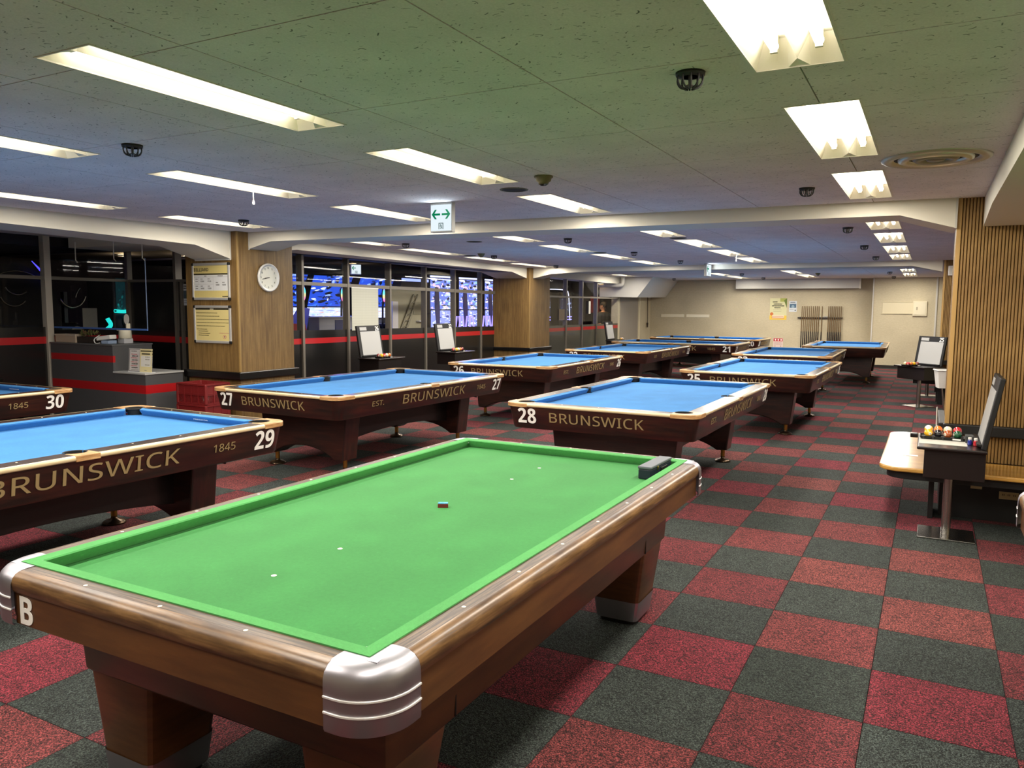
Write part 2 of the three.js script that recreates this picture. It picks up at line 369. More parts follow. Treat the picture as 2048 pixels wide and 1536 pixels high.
// beams
{
  const b1 = struct('beam_1', [-6.26, 0, -3.85]); b1.rotation.y = 0.031;
  part('beam_casing', [extr(poly([[0.001, 2.41], [0.001, 2.212], [0.33, 2.289], [6.66, 2.289], [7.045, 2.178], [7.045, 2.41]]), 0.45).translate(0, 0, -0.45)], M.plaster, b1);
  part('edge_bead', [boxB(0.0, 0.014, 2.2, 2.4, 0, 0.006), boxB(7.03, 7.044, 2.178, 2.4, 0, 0.006)], M.plasterWhite, b1);
  const b2 = struct('beam_2', [-6.95, 0, -12.45]);
  part('beam_casing', [extr(poly([[0.001, 2.41], [0.001, 2.18], [0.42, 2.268], [1.2, 2.305], [7.26, 2.315], [7.72, 2.21], [7.72, 2.41]]), 0.45).translate(0, 0, -0.45)], M.plaster, b2);
  const b3 = struct('beam_3', [-6.36, 0, -3.679]); b3.rotation.y = -Math.PI / 2; // local x runs to +z, local z to -x
  part('beam_casing', [extr(poly([[0, 2.41], [0, 2.092], [0.48, 2.218], [2.6, 2.262], [8.87, 2.3], [8.87, 2.41]]), 0.58)], M.plaster, b3);
  part('edge_bead', [boxB(0, 0.014, 2.085, 2.4, -0.006, 0), boxB(0, 0.012, 2.08, 2.095, 0, 0.58)], M.plasterWhite, b3);
  const L4 = Math.hypot(0.48, 7.76), b4 = struct('beam_4', [-6.55, 0, -4.54]); b4.rotation.y = Math.atan2(7.76, -0.48); // local x runs away along the windows
  part('beam_casing', [extr(poly([[0.001, 2.41], [0.001, 2.238], [0.42, 2.285], [L4 - 0.75, 2.285], [L4, 2.178], [L4, 2.41]]), 0.72).translate(0, 0, -0.72)], M.plaster, b4);
  const b5 = struct('beam_5', [0.95, 0, -4.089]); b5.rotation.y = -Math.PI / 2;
  part('beam_casing', [extr(poly([[0.001, 2.41], [0.001, 2.186], [0.9, 2.248], [9.28, 2.245], [9.28, 2.41]]), 0.6).translate(0, 0, -0.6)], M.plaster, b5);
  const b6 = struct('beam_6', [-7.0, 0, -13.3]); b6.rotation.y = Math.PI / 2;
  part('beam_casing', [extr(poly([[0, 2.41], [0, 2.25], [3.3, 2.215], [4.6, 2.215], [4.6, 2.41]]), 0.4).translate(0, 0, -0.4)], M.plaster, b6);
}
// oak-clad columns and slatted columns
function oakColumn(n, x0, x1, z0, z1, b0, b1) {
  const c = struct('column_' + n);
  const face = (a, b, axis, at) => axis === 'z' ? swapUV(boxB(a, b, b1, H + 0.012, at - 0.012, at)) : swapUV(boxB(at - 0.012, at, b1, H + 0.012, a, b));
  part('core', [boxB(x0 + 0.012, x1 - 0.012, 0, H + 0.012, z0 + 0.012, z1 - 0.012)], M.slatBack, c);
  part('oak_panel', [face(x0, x1 - 0.001, 'z', z1)], M.oakV, c);
  part('oak_panel', [face(z0, z1 - 0.001, 'x', x1)], M.oakV, c);
  part('oak_panel', [swapUV(boxB(x0, x0 + 0.012, b1, H + 0.012, z0, z1 - 0.013)), swapUV(boxB(x0 + 0.013, x1 - 0.013, b1, H + 0.012, z0, z0 + 0.012))], M.oakV, c);
  part('corner_trim', [swapUV(boxB(x1 - 0.02, x1 + 0.003, b1, H, z1 - 0.02, z1 + 0.003, 0.004))], std(0x927542, 0.5), c);
  part('lower_panel', [swapUV(boxB(x0, x1, 0, b0, z0, z1))], M.oakV, c);
  part('ledge', [boxB(x0 - 0.045, x1 + 0.045, b0, b1, z0 - 0.045, z1 + 0.045, 0.012)], M.blackGloss, c);
}
oakColumn(1, -7.115, -6.26, -4.535, -3.68, 0.722, 0.812);
oakColumn(2, -7.86, -6.955, -13.3, -12.3, 0.615, 0.69);
function slatColumn(n, x0, x1, z0, z1, faces) {
  const c = struct('column_' + n);
  part('core', [boxB(x0 + 0.02, x1, 0, H + 0.012, z0, z1 - 0.02)], M.slatBack, c);
  const rib = (y0, y1) => { // half-round rib on the +z face
    const pr = [[-0.0085, 0], [-0.0085, 0.008], [-0.005, 0.013], [0.005, 0.013], [0.0085, 0.008], [0.0085, 0]];
    return y => pr.map(([a, b]) => [a, y, b]);
  };
  const r = rib(), p = 0.0216, front = [], side = [];
  const one = (y0, y1) => skin([r(y0), r(y1)], false, false, 0.5);
  for (let x = x0 + 0.045; x < x1 - 0.01; x += p) { front.push(swapUV(one(0.717, H)).translate(x, 0, z1 - 0.02)); if (faces > 1) front.push(swapUV(one(0.44, 0.636)).translate(x, 0, z1 - 0.02)); }
  for (let z = z1 - 0.045; z > z0; z -= p) side.push(swapUV(one(0.717, H)).rotateY(-Math.PI / 2).translate(x0 + 0.02, 0, z));
  part('slat_cladding', [...front, ...side], M.slat, c).userData.kind = 'stuff';
  part('corner_trim', [swapUV(boxB(x0, x0 + 0.032, 0.7, H, z1 - 0.032, z1, 0.004))], std(0xb08c52, 0.5), c);
  part('ledge', [boxB(x0 - 0.01, x1, 0.637, 0.716, z1 - 0.02, z1 + 0.04, 0.008), boxB(x0 - 0.04, x0 + 0.02, 0.637, 0.716, z0, z1 + 0.0, 0.008)], M.black, c);
  part('plinth', [boxB(x0 + 0.005, x1, 0, 0.4, z1 - 0.02, z1 + 0.005), boxB(x0 - 0.005, x0 + 0.02, 0, 0.4, z0, z1)], M.black, c);
}
slatColumn(3, 0.78, 3.2, -4.95, -4.09, 2);
slatColumn(4, 0.79, 3.2, -13.2, -12.42, 1);
// ---------------------------------------------------------------- glazed partitions
function glazing(name, A, B, spec, mull) { // plan points A to B (room on the local +z side), heights per end
  const L = Math.hypot(B[0] - A[0], B[1] - A[1]), g = struct(name, [A[0], 0, A[1]]);
  g.rotation.y = Math.atan2(-(B[1] - A[1]), B[0] - A[0]);
  const f = (k, s) => spec[k][0] + (spec[k][1] - spec[k][0]) * s / L;
  const run = (p, q, lo, hi, d0, d1) => { // strip whose lower and upper edges follow the two heights
    const a0 = typeof lo === 'string' ? f(lo, p) : lo, a1 = typeof lo === 'string' ? f(lo, q) : lo, b0 = typeof hi === 'string' ? f(hi, p) : hi, b1 = typeof hi === 'string' ? f(hi, q) : hi;
    return skin([[[p, a0, d1], [p, a0, d0], [p, b0, d0], [p, b0, d1]], [[q, a1, d1], [q, a1, d0], [q, b1, d0], [q, b1, d1]]], true, true, 0.3);
  };
  const edges = [0, ...mull, L];
  for (let k = 0; k + 1 < edges.length; k++) {
    const p = edges[k], q = edges[k + 1];
    part('lower_panel', [run(p, q, 0.06, 'sb', -0.02, 0)], spec.panel || M.panelDark, g);
    part('upper_panel', [run(p, q, 'st', 'gb', -0.02, 0)], spec.panel || M.panelDark, g);
    part('red_stripe', [run(p, q, 'sb', 'st', -0.02, 0.001)], M.stripe, g);
    part('glass_pane', [run(p, q, 'gb', 'r0', -0.012, -0.006)], spec.solid ? M.panelDark : M.glass, g);
    part('upper_glass_pane', [run(p, q, 'r1', 2.45, -0.012, -0.006)], M.glass, g);
    part('transom', [run(p, q, 'r0', 'r1', -0.05, 0.025)], M.frame, g);
  }
  part('bottom_rail', [boxB(0, L, 0, 0.06, -0.05, 0.01)], M.black, g);
  for (const e of mull) part('mullion', [boxB(e - 0.024, e + 0.024, 0, 2.5, -0.07, 0.03)], M.frame, g);
  return g;
}
glazing('window_1', [-7.05, -4.5], [-7.83, -12.35], { sb: [1.040, 0.962], st: [1.118, 1.047], gb: [1.238, 1.14], r0: [1.862, 1.838], r1: [1.905, 1.905] }, [1.149, 2.257, 3.48, 4.71, 5.883, 7.12]);
glazing('window_2', [-7.1, -13.3], [-7.1, -18.05], { sb: [1.0, 0.994], st: [1.08, 1.076], gb: [1.135, 1.125], r0: [1.79, 1.8], r1: [1.83, 1.838], panel: phys(0x4a4a40, 0.4, { clearcoat: 0.3 }) }, [1.2, 2.17, 3.13]);
const w3 = glazing('window_3', [-8.95, 5.2], [-8.95, -3.13], { sb: [1.084, 1.086], st: [1.178, 1.172], gb: [1.29, 1.29], r0: [1.872, 1.872], r1: [1.912, 1.912] }, [1.6, 3.3, 5.0, 6.7]);
part('end_post', [boxB(8.29, 8.37, 0, 2.5, -0.05, 0.04)], M.frameLight, w3);
glazing('window_4', [-8.97, -3.17], [-8.97, -4.25], { sb: [1.084, 1.08], st: [1.17, 1.163], gb: [1.25, 1.25], r0: [1.872, 1.872], r1: [1.912, 1.905] }, []);
const w5 = glazing('window_5', [-8.97, -4.25], [-7.1, -4.25], { sb: [1.081, 1.073], st: [1.163, 1.151], gb: [1.24, 1.24], r0: [1.87, 1.865], r1: [1.905, 1.895], solid: 1 }, [0.97]);
part('door_post', [boxB(1.07, 1.11, 0, 1.87, -0.02, 0.03)], M.frame, w5); part('corner_post', [boxB(-0.02, 0.04, 0, 2.5, -0.04, 0.03)], M.frame, w5);
// soffits and pipe
{
  const s = struct('soffit_1');
  part('soffit_box', [skin([[[-7.6, 2.41, -17.9], [-7.6, 1.86, -17.9], [-6.49, 1.845, -17.9], [-6.05, 2.41, -17.9]], [[-7.6, 2.41, -20.89], [-7.6, 1.88, -20.89], [-6.62, 1.88, -20.89], [-6.22, 2.41, -20.89]]], true, true, 0.2)], M.plasterWhite, s);
  const s2 = struct('soffit_2'); part('soffit_box', [boxB(-4.43, -1.09, 2.13, 2.41, -20.899, -20.6)], M.plasterWhite, s2);
  part('edge_bead', [boxB(-1.13, -1.085, 2.12, 2.41, -20.61, -20.59)], M.plaster, s2);
  const s3 = struct('soffit_3'); part('soffit_box', [boxB(-8.9, -7.15, 2.27, 2.41, -4.15, -3.4)], M.plaster, s3);
  const pb = single('drain_pipe', [tubePath([[-7.62, 2.17, -17.7], [-7.2, 2.17, -17.7], [-6.95, 2.17, -17.7], [-6.86, 2.2, -17.7], [-6.84, 2.3, -17.7], [-6.84, 2.41, -17.7]], 0.055, 30, 12)], std(0xb9b5aa, 0.5), 'pale plastic drain pipe bending up into the ceiling by the white soffit', 'pipe');
}
// ---------------------------------------------------------------- fonts and lettering
const fontB = await new FontLoader().loadAsync('fonts/droid/droid_sans_bold.typeface.json');
const fontR = await new FontLoader().loadAsync('fonts/droid/droid_sans_regular.typeface.json');
function letters(str, height, width, font = fontR, depth = 0.0012) { // centred on the origin in x-y, facing +z
  const g = new TextGeometry(str, { font, size: 1, depth: 0.1, curveSegments: 5, bevelEnabled: false });
  g.computeBoundingBox(); const b = g.boundingBox;
  g.translate(-(b.min.x + b.max.x) / 2, -(b.min.y + b.max.y) / 2, 0);
  return g.scale(width / (b.max.x - b.min.x), height / (b.max.y - b.min.y), depth / 0.1);
}
// ---------------------------------------------------------------- table materials
M.feltBlue = phys(0x3d8ace, 0.95, { sheen: 0.5, sheenRoughness: 0.5, sheenColor: new THREE.Color(0x9fd0ff) }); M.feltGreenLit = phys(0x52a558, 0.95, { sheen: 0.4, sheenRoughness: 0.5, sheenColor: new THREE.Color(0xb0f0a8) }); M.feltGreenBedShaded = phys(0x3c8c46, 0.95, { sheen: 1, sheenRoughness: 0.45, sheenColor: new THREE.Color(0xb8f0b0) });  // one green cloth: bed darker, cushions lighter, shading put into the colour
{
  const n1 = noise(512, 512, 90, 90, 51), n2 = noise(512, 512, 7, 7, 52), n3 = noise(512, 512, 230, 230, 53);
  const felt = dataTex(512, 512, (x, y) => { let v = 228 + 9 * (n1(x, y) - 0.5) + 16 * (n2(x, y) - 0.5) + 12 * (n3(x, y) - 0.5); if (n1(x, y) > 0.93 && n3(x, y) > 0.8) v += 40; return [v, v, v]; });
  felt.repeat.set(1.2, 1.2); M.feltBlue.map = felt; M.feltGreenLit.map = felt; M.feltGreenBedShaded.map = felt;
}
M.mahog = phys(0xffffff, 0.38, { map: woodTex([24, 9, 6], [60, 26, 15], 61, 0.7, 26, 0.9), clearcoat: 0.55, clearcoatRoughness: 0.12 });
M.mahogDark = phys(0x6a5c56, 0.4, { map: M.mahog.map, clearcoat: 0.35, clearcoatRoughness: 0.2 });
M.railDark = phys(0xffffff, 0.3, { map: woodTex([24, 16, 13], [70, 50, 42], 64, 0.5, 60, 0.9), clearcoat: 0.35, clearcoatRoughness: 0.16 });
M.edging = phys(0xd8c49a, 0.3, { clearcoat: 0.8, clearcoatRoughness: 0.08 });
M.casting = phys(0xffffff, 0.4, { map: woodTex([166, 120, 74], [214, 174, 122], 66, 0.25, 30, 1.3), clearcoat: 0.4, clearcoatRoughness: 0.2 });
M.gold = std(0x927d55, 0.6); M.sticker = std(0xf2f0ea, 0.5); M.sight = std(0xefe6d0, 0.4);
M.pocket = std(0x070707, 0.7);

// ---------------------------------------------------------------- pool table: long side along z, built at its foot
const PT = { HW: 0.8175, HL: 1.435, bw: 0.635, bl: 1.27, top: 0.787, bed: 0.738 };
function makePoolTable() {
  const t = new THREE.Group();
  const { HW, HL, bw, bl, top, bed } = PT, cb = 0.05, pr = 0.064;
  const pc = [[1, 1], [-1, 1], [-1, -1], [1, -1]].map(([a, b]) => [a * (bw + 0.036), b * (bl + 0.036)]);
  const pm = [[bw + 0.062, 0], [-bw - 0.062, 0]];
  // playing bed: one slab with bites for the pockets
  const s = new THREE.Shape(); const X = bw + 0.045, Z = bl + 0.045, q = 0.075, m = 0.055;
  s.moveTo(X, q * 0.7); s.lineTo(X, Z - q);
  s.absarc(X, Z, q, -Math.PI / 2, -Math.PI, true); s.lineTo(-X + q, Z);
  s.absarc(-X, Z, q, 0, -Math.PI / 2, true); s.lineTo(-X, m); s.absarc(-X, 0, m, Math.PI / 2, -Math.PI / 2, true);
  s.lineTo(-X, -Z + q); s.absarc(-X, -Z, q, Math.PI / 2, 0, true); s.lineTo(X - q, -Z);
  s.absarc(X, -Z, q, Math.PI, Math.PI / 2, true); s.lineTo(X, -m); s.absarc(X, 0, m, -Math.PI / 2, -1.5 * Math.PI, true);
  part('bed_cloth', [slab(s, bed, 0.03)], M.feltBlue, t);
  part('slate', [boxB(-X, X, 0.66, 0.707, -Z + 0.08, Z - 0.08)], M.black, t);
  // six cushions with mitred ends
  const cush = (len, nose, backL, backR) => { // along +x of length len at the nose, nose at z=0, back at z=+cb
    const sec = (x0, x1) => [[x0, top - 0.005, 0], [x1, top, cb], [x1, bed - 0.01, cb], [x0 * 1, bed + 0.001, 0.024], [x0, top - 0.014, 0.002]];
    const A = sec(-len / 2, -len / 2 - backL), B = sec(len / 2, len / 2 + backR);
    return skin([A, B], true, true, 0.35);
  };
  const mk = (g, cx, cz, rot) => part('cushion', [g.rotateY(rot).translate(cx, 0, cz)], M.feltBlue, t);
  const ce = 0.072, cm = 0.066, lenS = bl - ce - cm, midS = (bl - ce + cm) / 2;
  mk(cush(2 * (bw - ce), 0, 0.04, 0.04), 0, bl, 0); mk(cush(2 * (bw - ce), 0, 0.04, 0.04), 0, -bl, Math.PI);
  mk(cush(lenS, 0, 0.04, 0.016), bw, midS, Math.PI / 2); mk(cush(lenS, 0, 0.016, 0.04), bw, -midS, Math.PI / 2);
  mk(cush(lenS, 0, 0.016, 0.04), -bw, midS, -Math.PI / 2); mk(cush(lenS, 0, 0.04, 0.016), -bw, -midS, -Math.PI / 2);
  // pocket liners
  const cup = lathe([[0.012, 0.60], [0.05, 0.605], [pr - 0.004, 0.66], [pr, top - 0.004], [pr + 0.006, top + 0.001], [pr + 0.008, top - 0.006]], 20);
  for (const [a, b] of pc) part('pocket', [cup.clone().translate(a, 0, b)], M.pocket, t);
  for (const [a, b] of pm) part('pocket', [cup.clone().scale(0.86, 1, 0.86).translate(a, 0, b)], M.pocket, t);
  // dark rail tops
  const ix = bw + cb, iz = bl + cb, ex = HW - 0.024, ez = HL - 0.024, cl = 0.215, pmr = pr * 0.86;
  const side = (sg, z0, z1) => { // z0 is the middle-pocket end
    const S = new THREE.Shape(), k = Math.sign(z1);
    S.moveTo(sg * ix, k * z1 * k); S.lineTo(sg * ix, z0); S.lineTo(sg * (ix + 0.02), z0); S.lineTo(sg * (ix + 0.058), z0 - k * 0.012); S.lineTo(sg * ex, z0 - k * 0.012); S.lineTo(sg * ex, z1); S.closePath();
    return slab(S, top, 0.04, 0.002);
  };
  for (const sg of [1, -1]) for (const k of [1, -1]) part('rail', [swapUV(side(sg, k * (pmr + 0.012), k * (HL - cl)))], M.railDark, t);
  for (const k of [1, -1]) part('rail', [boxB(-HW + cl, HW - cl, top - 0.04, top, Math.min(k * iz, k * ez), Math.max(k * iz, k * ez), 0.003)], M.railDark, t);
  // pale rounded edging all round
  const ep = [[-0.03, top - 0.001], [-0.014, top], [-0.005, top - 0.003], [0, top - 0.010], [0, top - 0.020], [-0.004, top - 0.027], [-0.014, top - 0.030], [-0.03, top - 0.030]];
  part('rail_edging', [skin(ep.map(([o, y]) => ringRR(HW + o, HL + o, 0.10 + o, y, 8)), true, false, 0.8)], M.edging, t);
  // wooden corner castings and middle castings
  const casting = (sx, sz) => {
    const S = new THREE.Shape(), A = HW + 0.0015, B = HL + 0.0015, R = 0.10, P = [bw + 0.036, bl + 0.036], rr_ = pr + 0.004;
    S.moveTo(ix, B - cl); S.lineTo(A, B - cl); S.lineTo(A, B - R); S.absarc(A - R, B - R, R, 0, Math.PI / 2, false);
    S.lineTo(A - cl, B); S.lineTo(A - cl, iz);
    const a1 = Math.asin((iz - P[1]) / rr_), a0 = Math.asin(Math.min(1, (ix - P[0]) / rr_));
    S.lineTo(P[0] - rr_ * Math.cos(a1), iz); S.absarc(P[0], P[1], rr_, Math.PI - a1, -Math.PI / 2 + a0, true); S.closePath();
    let g = slab(S, top + 0.0015, 0.034, 0.005, 10);
    if (sx * sz < 0) { g = g.scale(sx, 1, sz); const p = norm(g); for (const k of ['position', 'normal', 'uv']) { const a = p.attributes[k], n = a.itemSize; for (let i = 0; i < a.count; i += 3) for (let c = 0; c < n; c++) { const u = a.array[(i + 1) * n + c]; a.array[(i + 1) * n + c] = a.array[(i + 2) * n + c]; a.array[(i + 2) * n + c] = u; } } return p; }
    return sx < 0 ? g.rotateY(Math.PI) : g;
  };
  for (const [a, b] of [[1, 1], [-1, 1], [-1, -1], [1, -1]]) part('corner_casting', [casting(a, b)], M.casting, t);
  for (const sg of [1, -1]) {
    const S = new THREE.Shape(), R = pmr + 0.004, c = bw + 0.062, d = Math.acos(0.011 / R);
    const h = pmr + 0.012;
    S.moveTo(HW + 0.0015, -h); S.lineTo(HW + 0.0015, h); S.lineTo(c + 0.02, h); S.absarc(c, 0, R, Math.PI / 2 * 0.8, -Math.PI / 2 * 0.8, true); S.lineTo(c + 0.02, -h); S.closePath();
    const g = slab(S, top + 0.0015, 0.034, 0.004, 10);
    part('middle_casting', [sg < 0 ? g.rotateY(Math.PI) : g], M.casting, t);
  }
  // sights
  const sg_ = [];
  for (const k of [1, 2, 3, 5, 6, 7]) for (const s2 of [1, -1]) sg_.push(cyl(0.0055, 0.0055, 0.001, s2 * (bw + 0.093), top + 0.0004, -bl + k * bl / 4, 8));
  for (const k of [1, 2, 3]) for (const s2 of [1, -1]) sg_.push(cyl(0.0055, 0.0055, 0.001, -bw + k * bw / 2, top + 0.0004, s2 * (bl + 0.093), 8));
  part('sights', sg_, M.sight, t);
  // apron
  const ap = [[-0.012, 0.762], [-0.016, 0.74], [-0.044, 0.588], [-0.052, 0.575], [-0.078, 0.571]];
  part('apron', [skin(ap.map(([o, y]) => ringRR(HW + o, HL + o, 0.10 + o * 0.6, y, 8)), true, 'last', 0.7)], M.mahog, t);
  // two arched end pedestals and the spine between them
  const ped = () => {
    const S = new THREE.Shape();
    S.moveTo(-0.56, 0.60); S.lineTo(-0.505, 0.135); S.lineTo(-0.40, 0.128); S.quadraticCurveTo(-0.24, 0.235, 0, 0.238); S.quadraticCurveTo(0.24, 0.235, 0.40, 0.128); S.lineTo(0.505, 0.135); S.lineTo(0.56, 0.60); S.closePath();
    return extr(S, 0.2, 0.012, 10);
  };
  part('pedestal', [ped().translate(0, 0, 0.85)], M.mahog, t);
  part('pedestal', [ped().translate(0, 0, -1.05)], M.mahog, t);
  const S2 = new THREE.Shape(); S2.moveTo(-0.86, 0.60); S2.lineTo(-0.86, 0.27); S2.quadraticCurveTo(0, 0.40, 0.86, 0.27); S2.lineTo(0.86, 0.60); S2.closePath();
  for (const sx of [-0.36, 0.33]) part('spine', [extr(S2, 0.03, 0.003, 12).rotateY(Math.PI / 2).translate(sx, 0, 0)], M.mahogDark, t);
  for (const a of [-0.445, 0.445]) for (const b of [-0.95, 0.95]) {
    const f = part('foot', [lathe([[0.0, 0.0], [0.078, 0.0], [0.08, 0.012], [0.06, 0.026], [0.026, 0.034], [0.021, 0.05], [0.021, 0.14]], 20).translate(a, 0, b)], M.bronze, t);
    part('stem', [cyl(0.0215, 0.0215, 0.09, a, 0.1, b, 14)], M.brass, f);
  }
  part('cue_hook', [tubeBetween([-0.52, 0.565, 1.0], [-0.66, 0.545, 1.02], 0.007), tubeBetween([0.52, 0.565, -1.0], [0.66, 0.545, -1.02], 0.007)], M.black, t);
  // gold lettering on the four faces
  const tilt = 0.165, faceY = 0.682, fo = -0.0245 + 0.0012;
  const endText = [letters('BRUNSWICK', 0.083, 0.80)], sideText = [letters('BRUNSWICK', 0.095, 1.08), letters('EST.', 0.05, 0.17).translate(-0.91, 0, 0), letters('1845', 0.052, 0.17).translate(0.87, 0, 0)];
  const place = (g, face) => {
    g = g.clone().translate(0, 0, 0).rotateX(tilt);
    if (face === 0) return g.translate(0, faceY, HL + fo);
    if (face === 2) return g.translate(0, faceY, HL + fo).rotateY(Math.PI);
    return g.translate(0, faceY, HW + fo).rotateY(face === 1 ? Math.PI / 2 : -Math.PI / 2);
  };
  for (const f of [0, 2]) part('lettering', endText.map(g => place(g.clone().translate(-0.008, 0, 0), f)), M.gold, t);
  for (const f of [1, 3]) part('lettering', sideText.map(g => place(g.clone().translate(0.035, 0, 0), f)), M.gold, t);
  t.userData.place = place;
  return t;
}
const poolProto = makePoolTable();
const placeOn = poolProto.userData.place; poolProto.userData = {};
const poolTables = [ // number, x, z, turn, label
  ['28', -1.627, -4.427, -0.006, 'blue-cloth pool table marked 28, nearest one past the green table beside the aisle'],
  ['27', -4.578, -3.956, -0.03, 'blue-cloth pool table marked 27, in front of the column with the clock'],
  ['25', -1.323, -8.483, -0.017, 'blue-cloth pool table marked 25, second blue one along the aisle'],
  ['26', -4.547, -7.991, 0.01, 'blue-cloth pool table marked 26, middle of the row along the windows'],
  ['22', -4.558, -12.048, -0.009, 'blue-cloth pool table marked 22, third of the row along the windows'],
  ['23', -1.586, -12.489, 0.007, 'blue-cloth pool table marked 23, third blue one along the aisle, mostly hidden'],
  ['24', -0.97, -16.358, 0.02, 'blue-cloth pool table with no number in view, in front of the cue rack'],
  ['21', -4.456, -15.162, -Math.PI / 2, 'blue-cloth pool table marked 21, set crosswise, the nearer of two'],
  ['20', -4.523, -18.152, -Math.PI / 2 - 0.02, 'blue-cloth pool table marked 20, crosswise and closest to the far wall posters'],
  ['29', -4.06, 0.112, -0.02, 'blue-cloth pool table marked 29, large and cut by the picture edge beside the green table'],
  ['30', -7.159, -0.361, 0.02, 'blue-cloth pool table marked 30, only its corner shown before the striped counter'],
];
poolTables.forEach(([no, x, z, turn, label], i) => {
  const o = i < poolTables.length - 1 ? poolProto.clone() : poolProto;
  o.name = numbered('pool_table'); scene.add(o); o.position.set(x, 0, z); o.rotation.y = turn;
  tag(o, label, 'pool table', 'blue pool tables with brown lettered aprons');
  if (no === '24') o.remove(o.children.find(c => c.name === 'lettering'));
  const g = letters(no, 0.128, 0.165, fontB, 0.0014);
  for (const f of no === '24' ? [2, 3] : [0, 1, 2, 3]) part('number', [placeOn(g.clone().translate(f % 2 ? 1.235 : -0.612, 0.002, 0), f)], M.sticker, o);
});
// sponsor print on the far cushion of tables 29 and 30
for (const [x, z, turn] of [[-4.06, 0.112, -0.02], [-7.159, -0.361, 0.02]]) {
  const o = scene.children.find(c => c.name.startsWith('pool_table') && Math.abs(c.position.x - x) < 1e-6);
  const g = letters('PREDATOR', 0.011, 0.15, fontB, 0.0006).applyMatrix4(new THREE.Matrix4().makeShear(0, 0, 0.35, 0, 0, 0)).rotateX(0.55);
  part('cushion_print', [g.translate(0.12, PT.top - 0.0285, -PT.bl + 0.0005)], M.white, o);
}
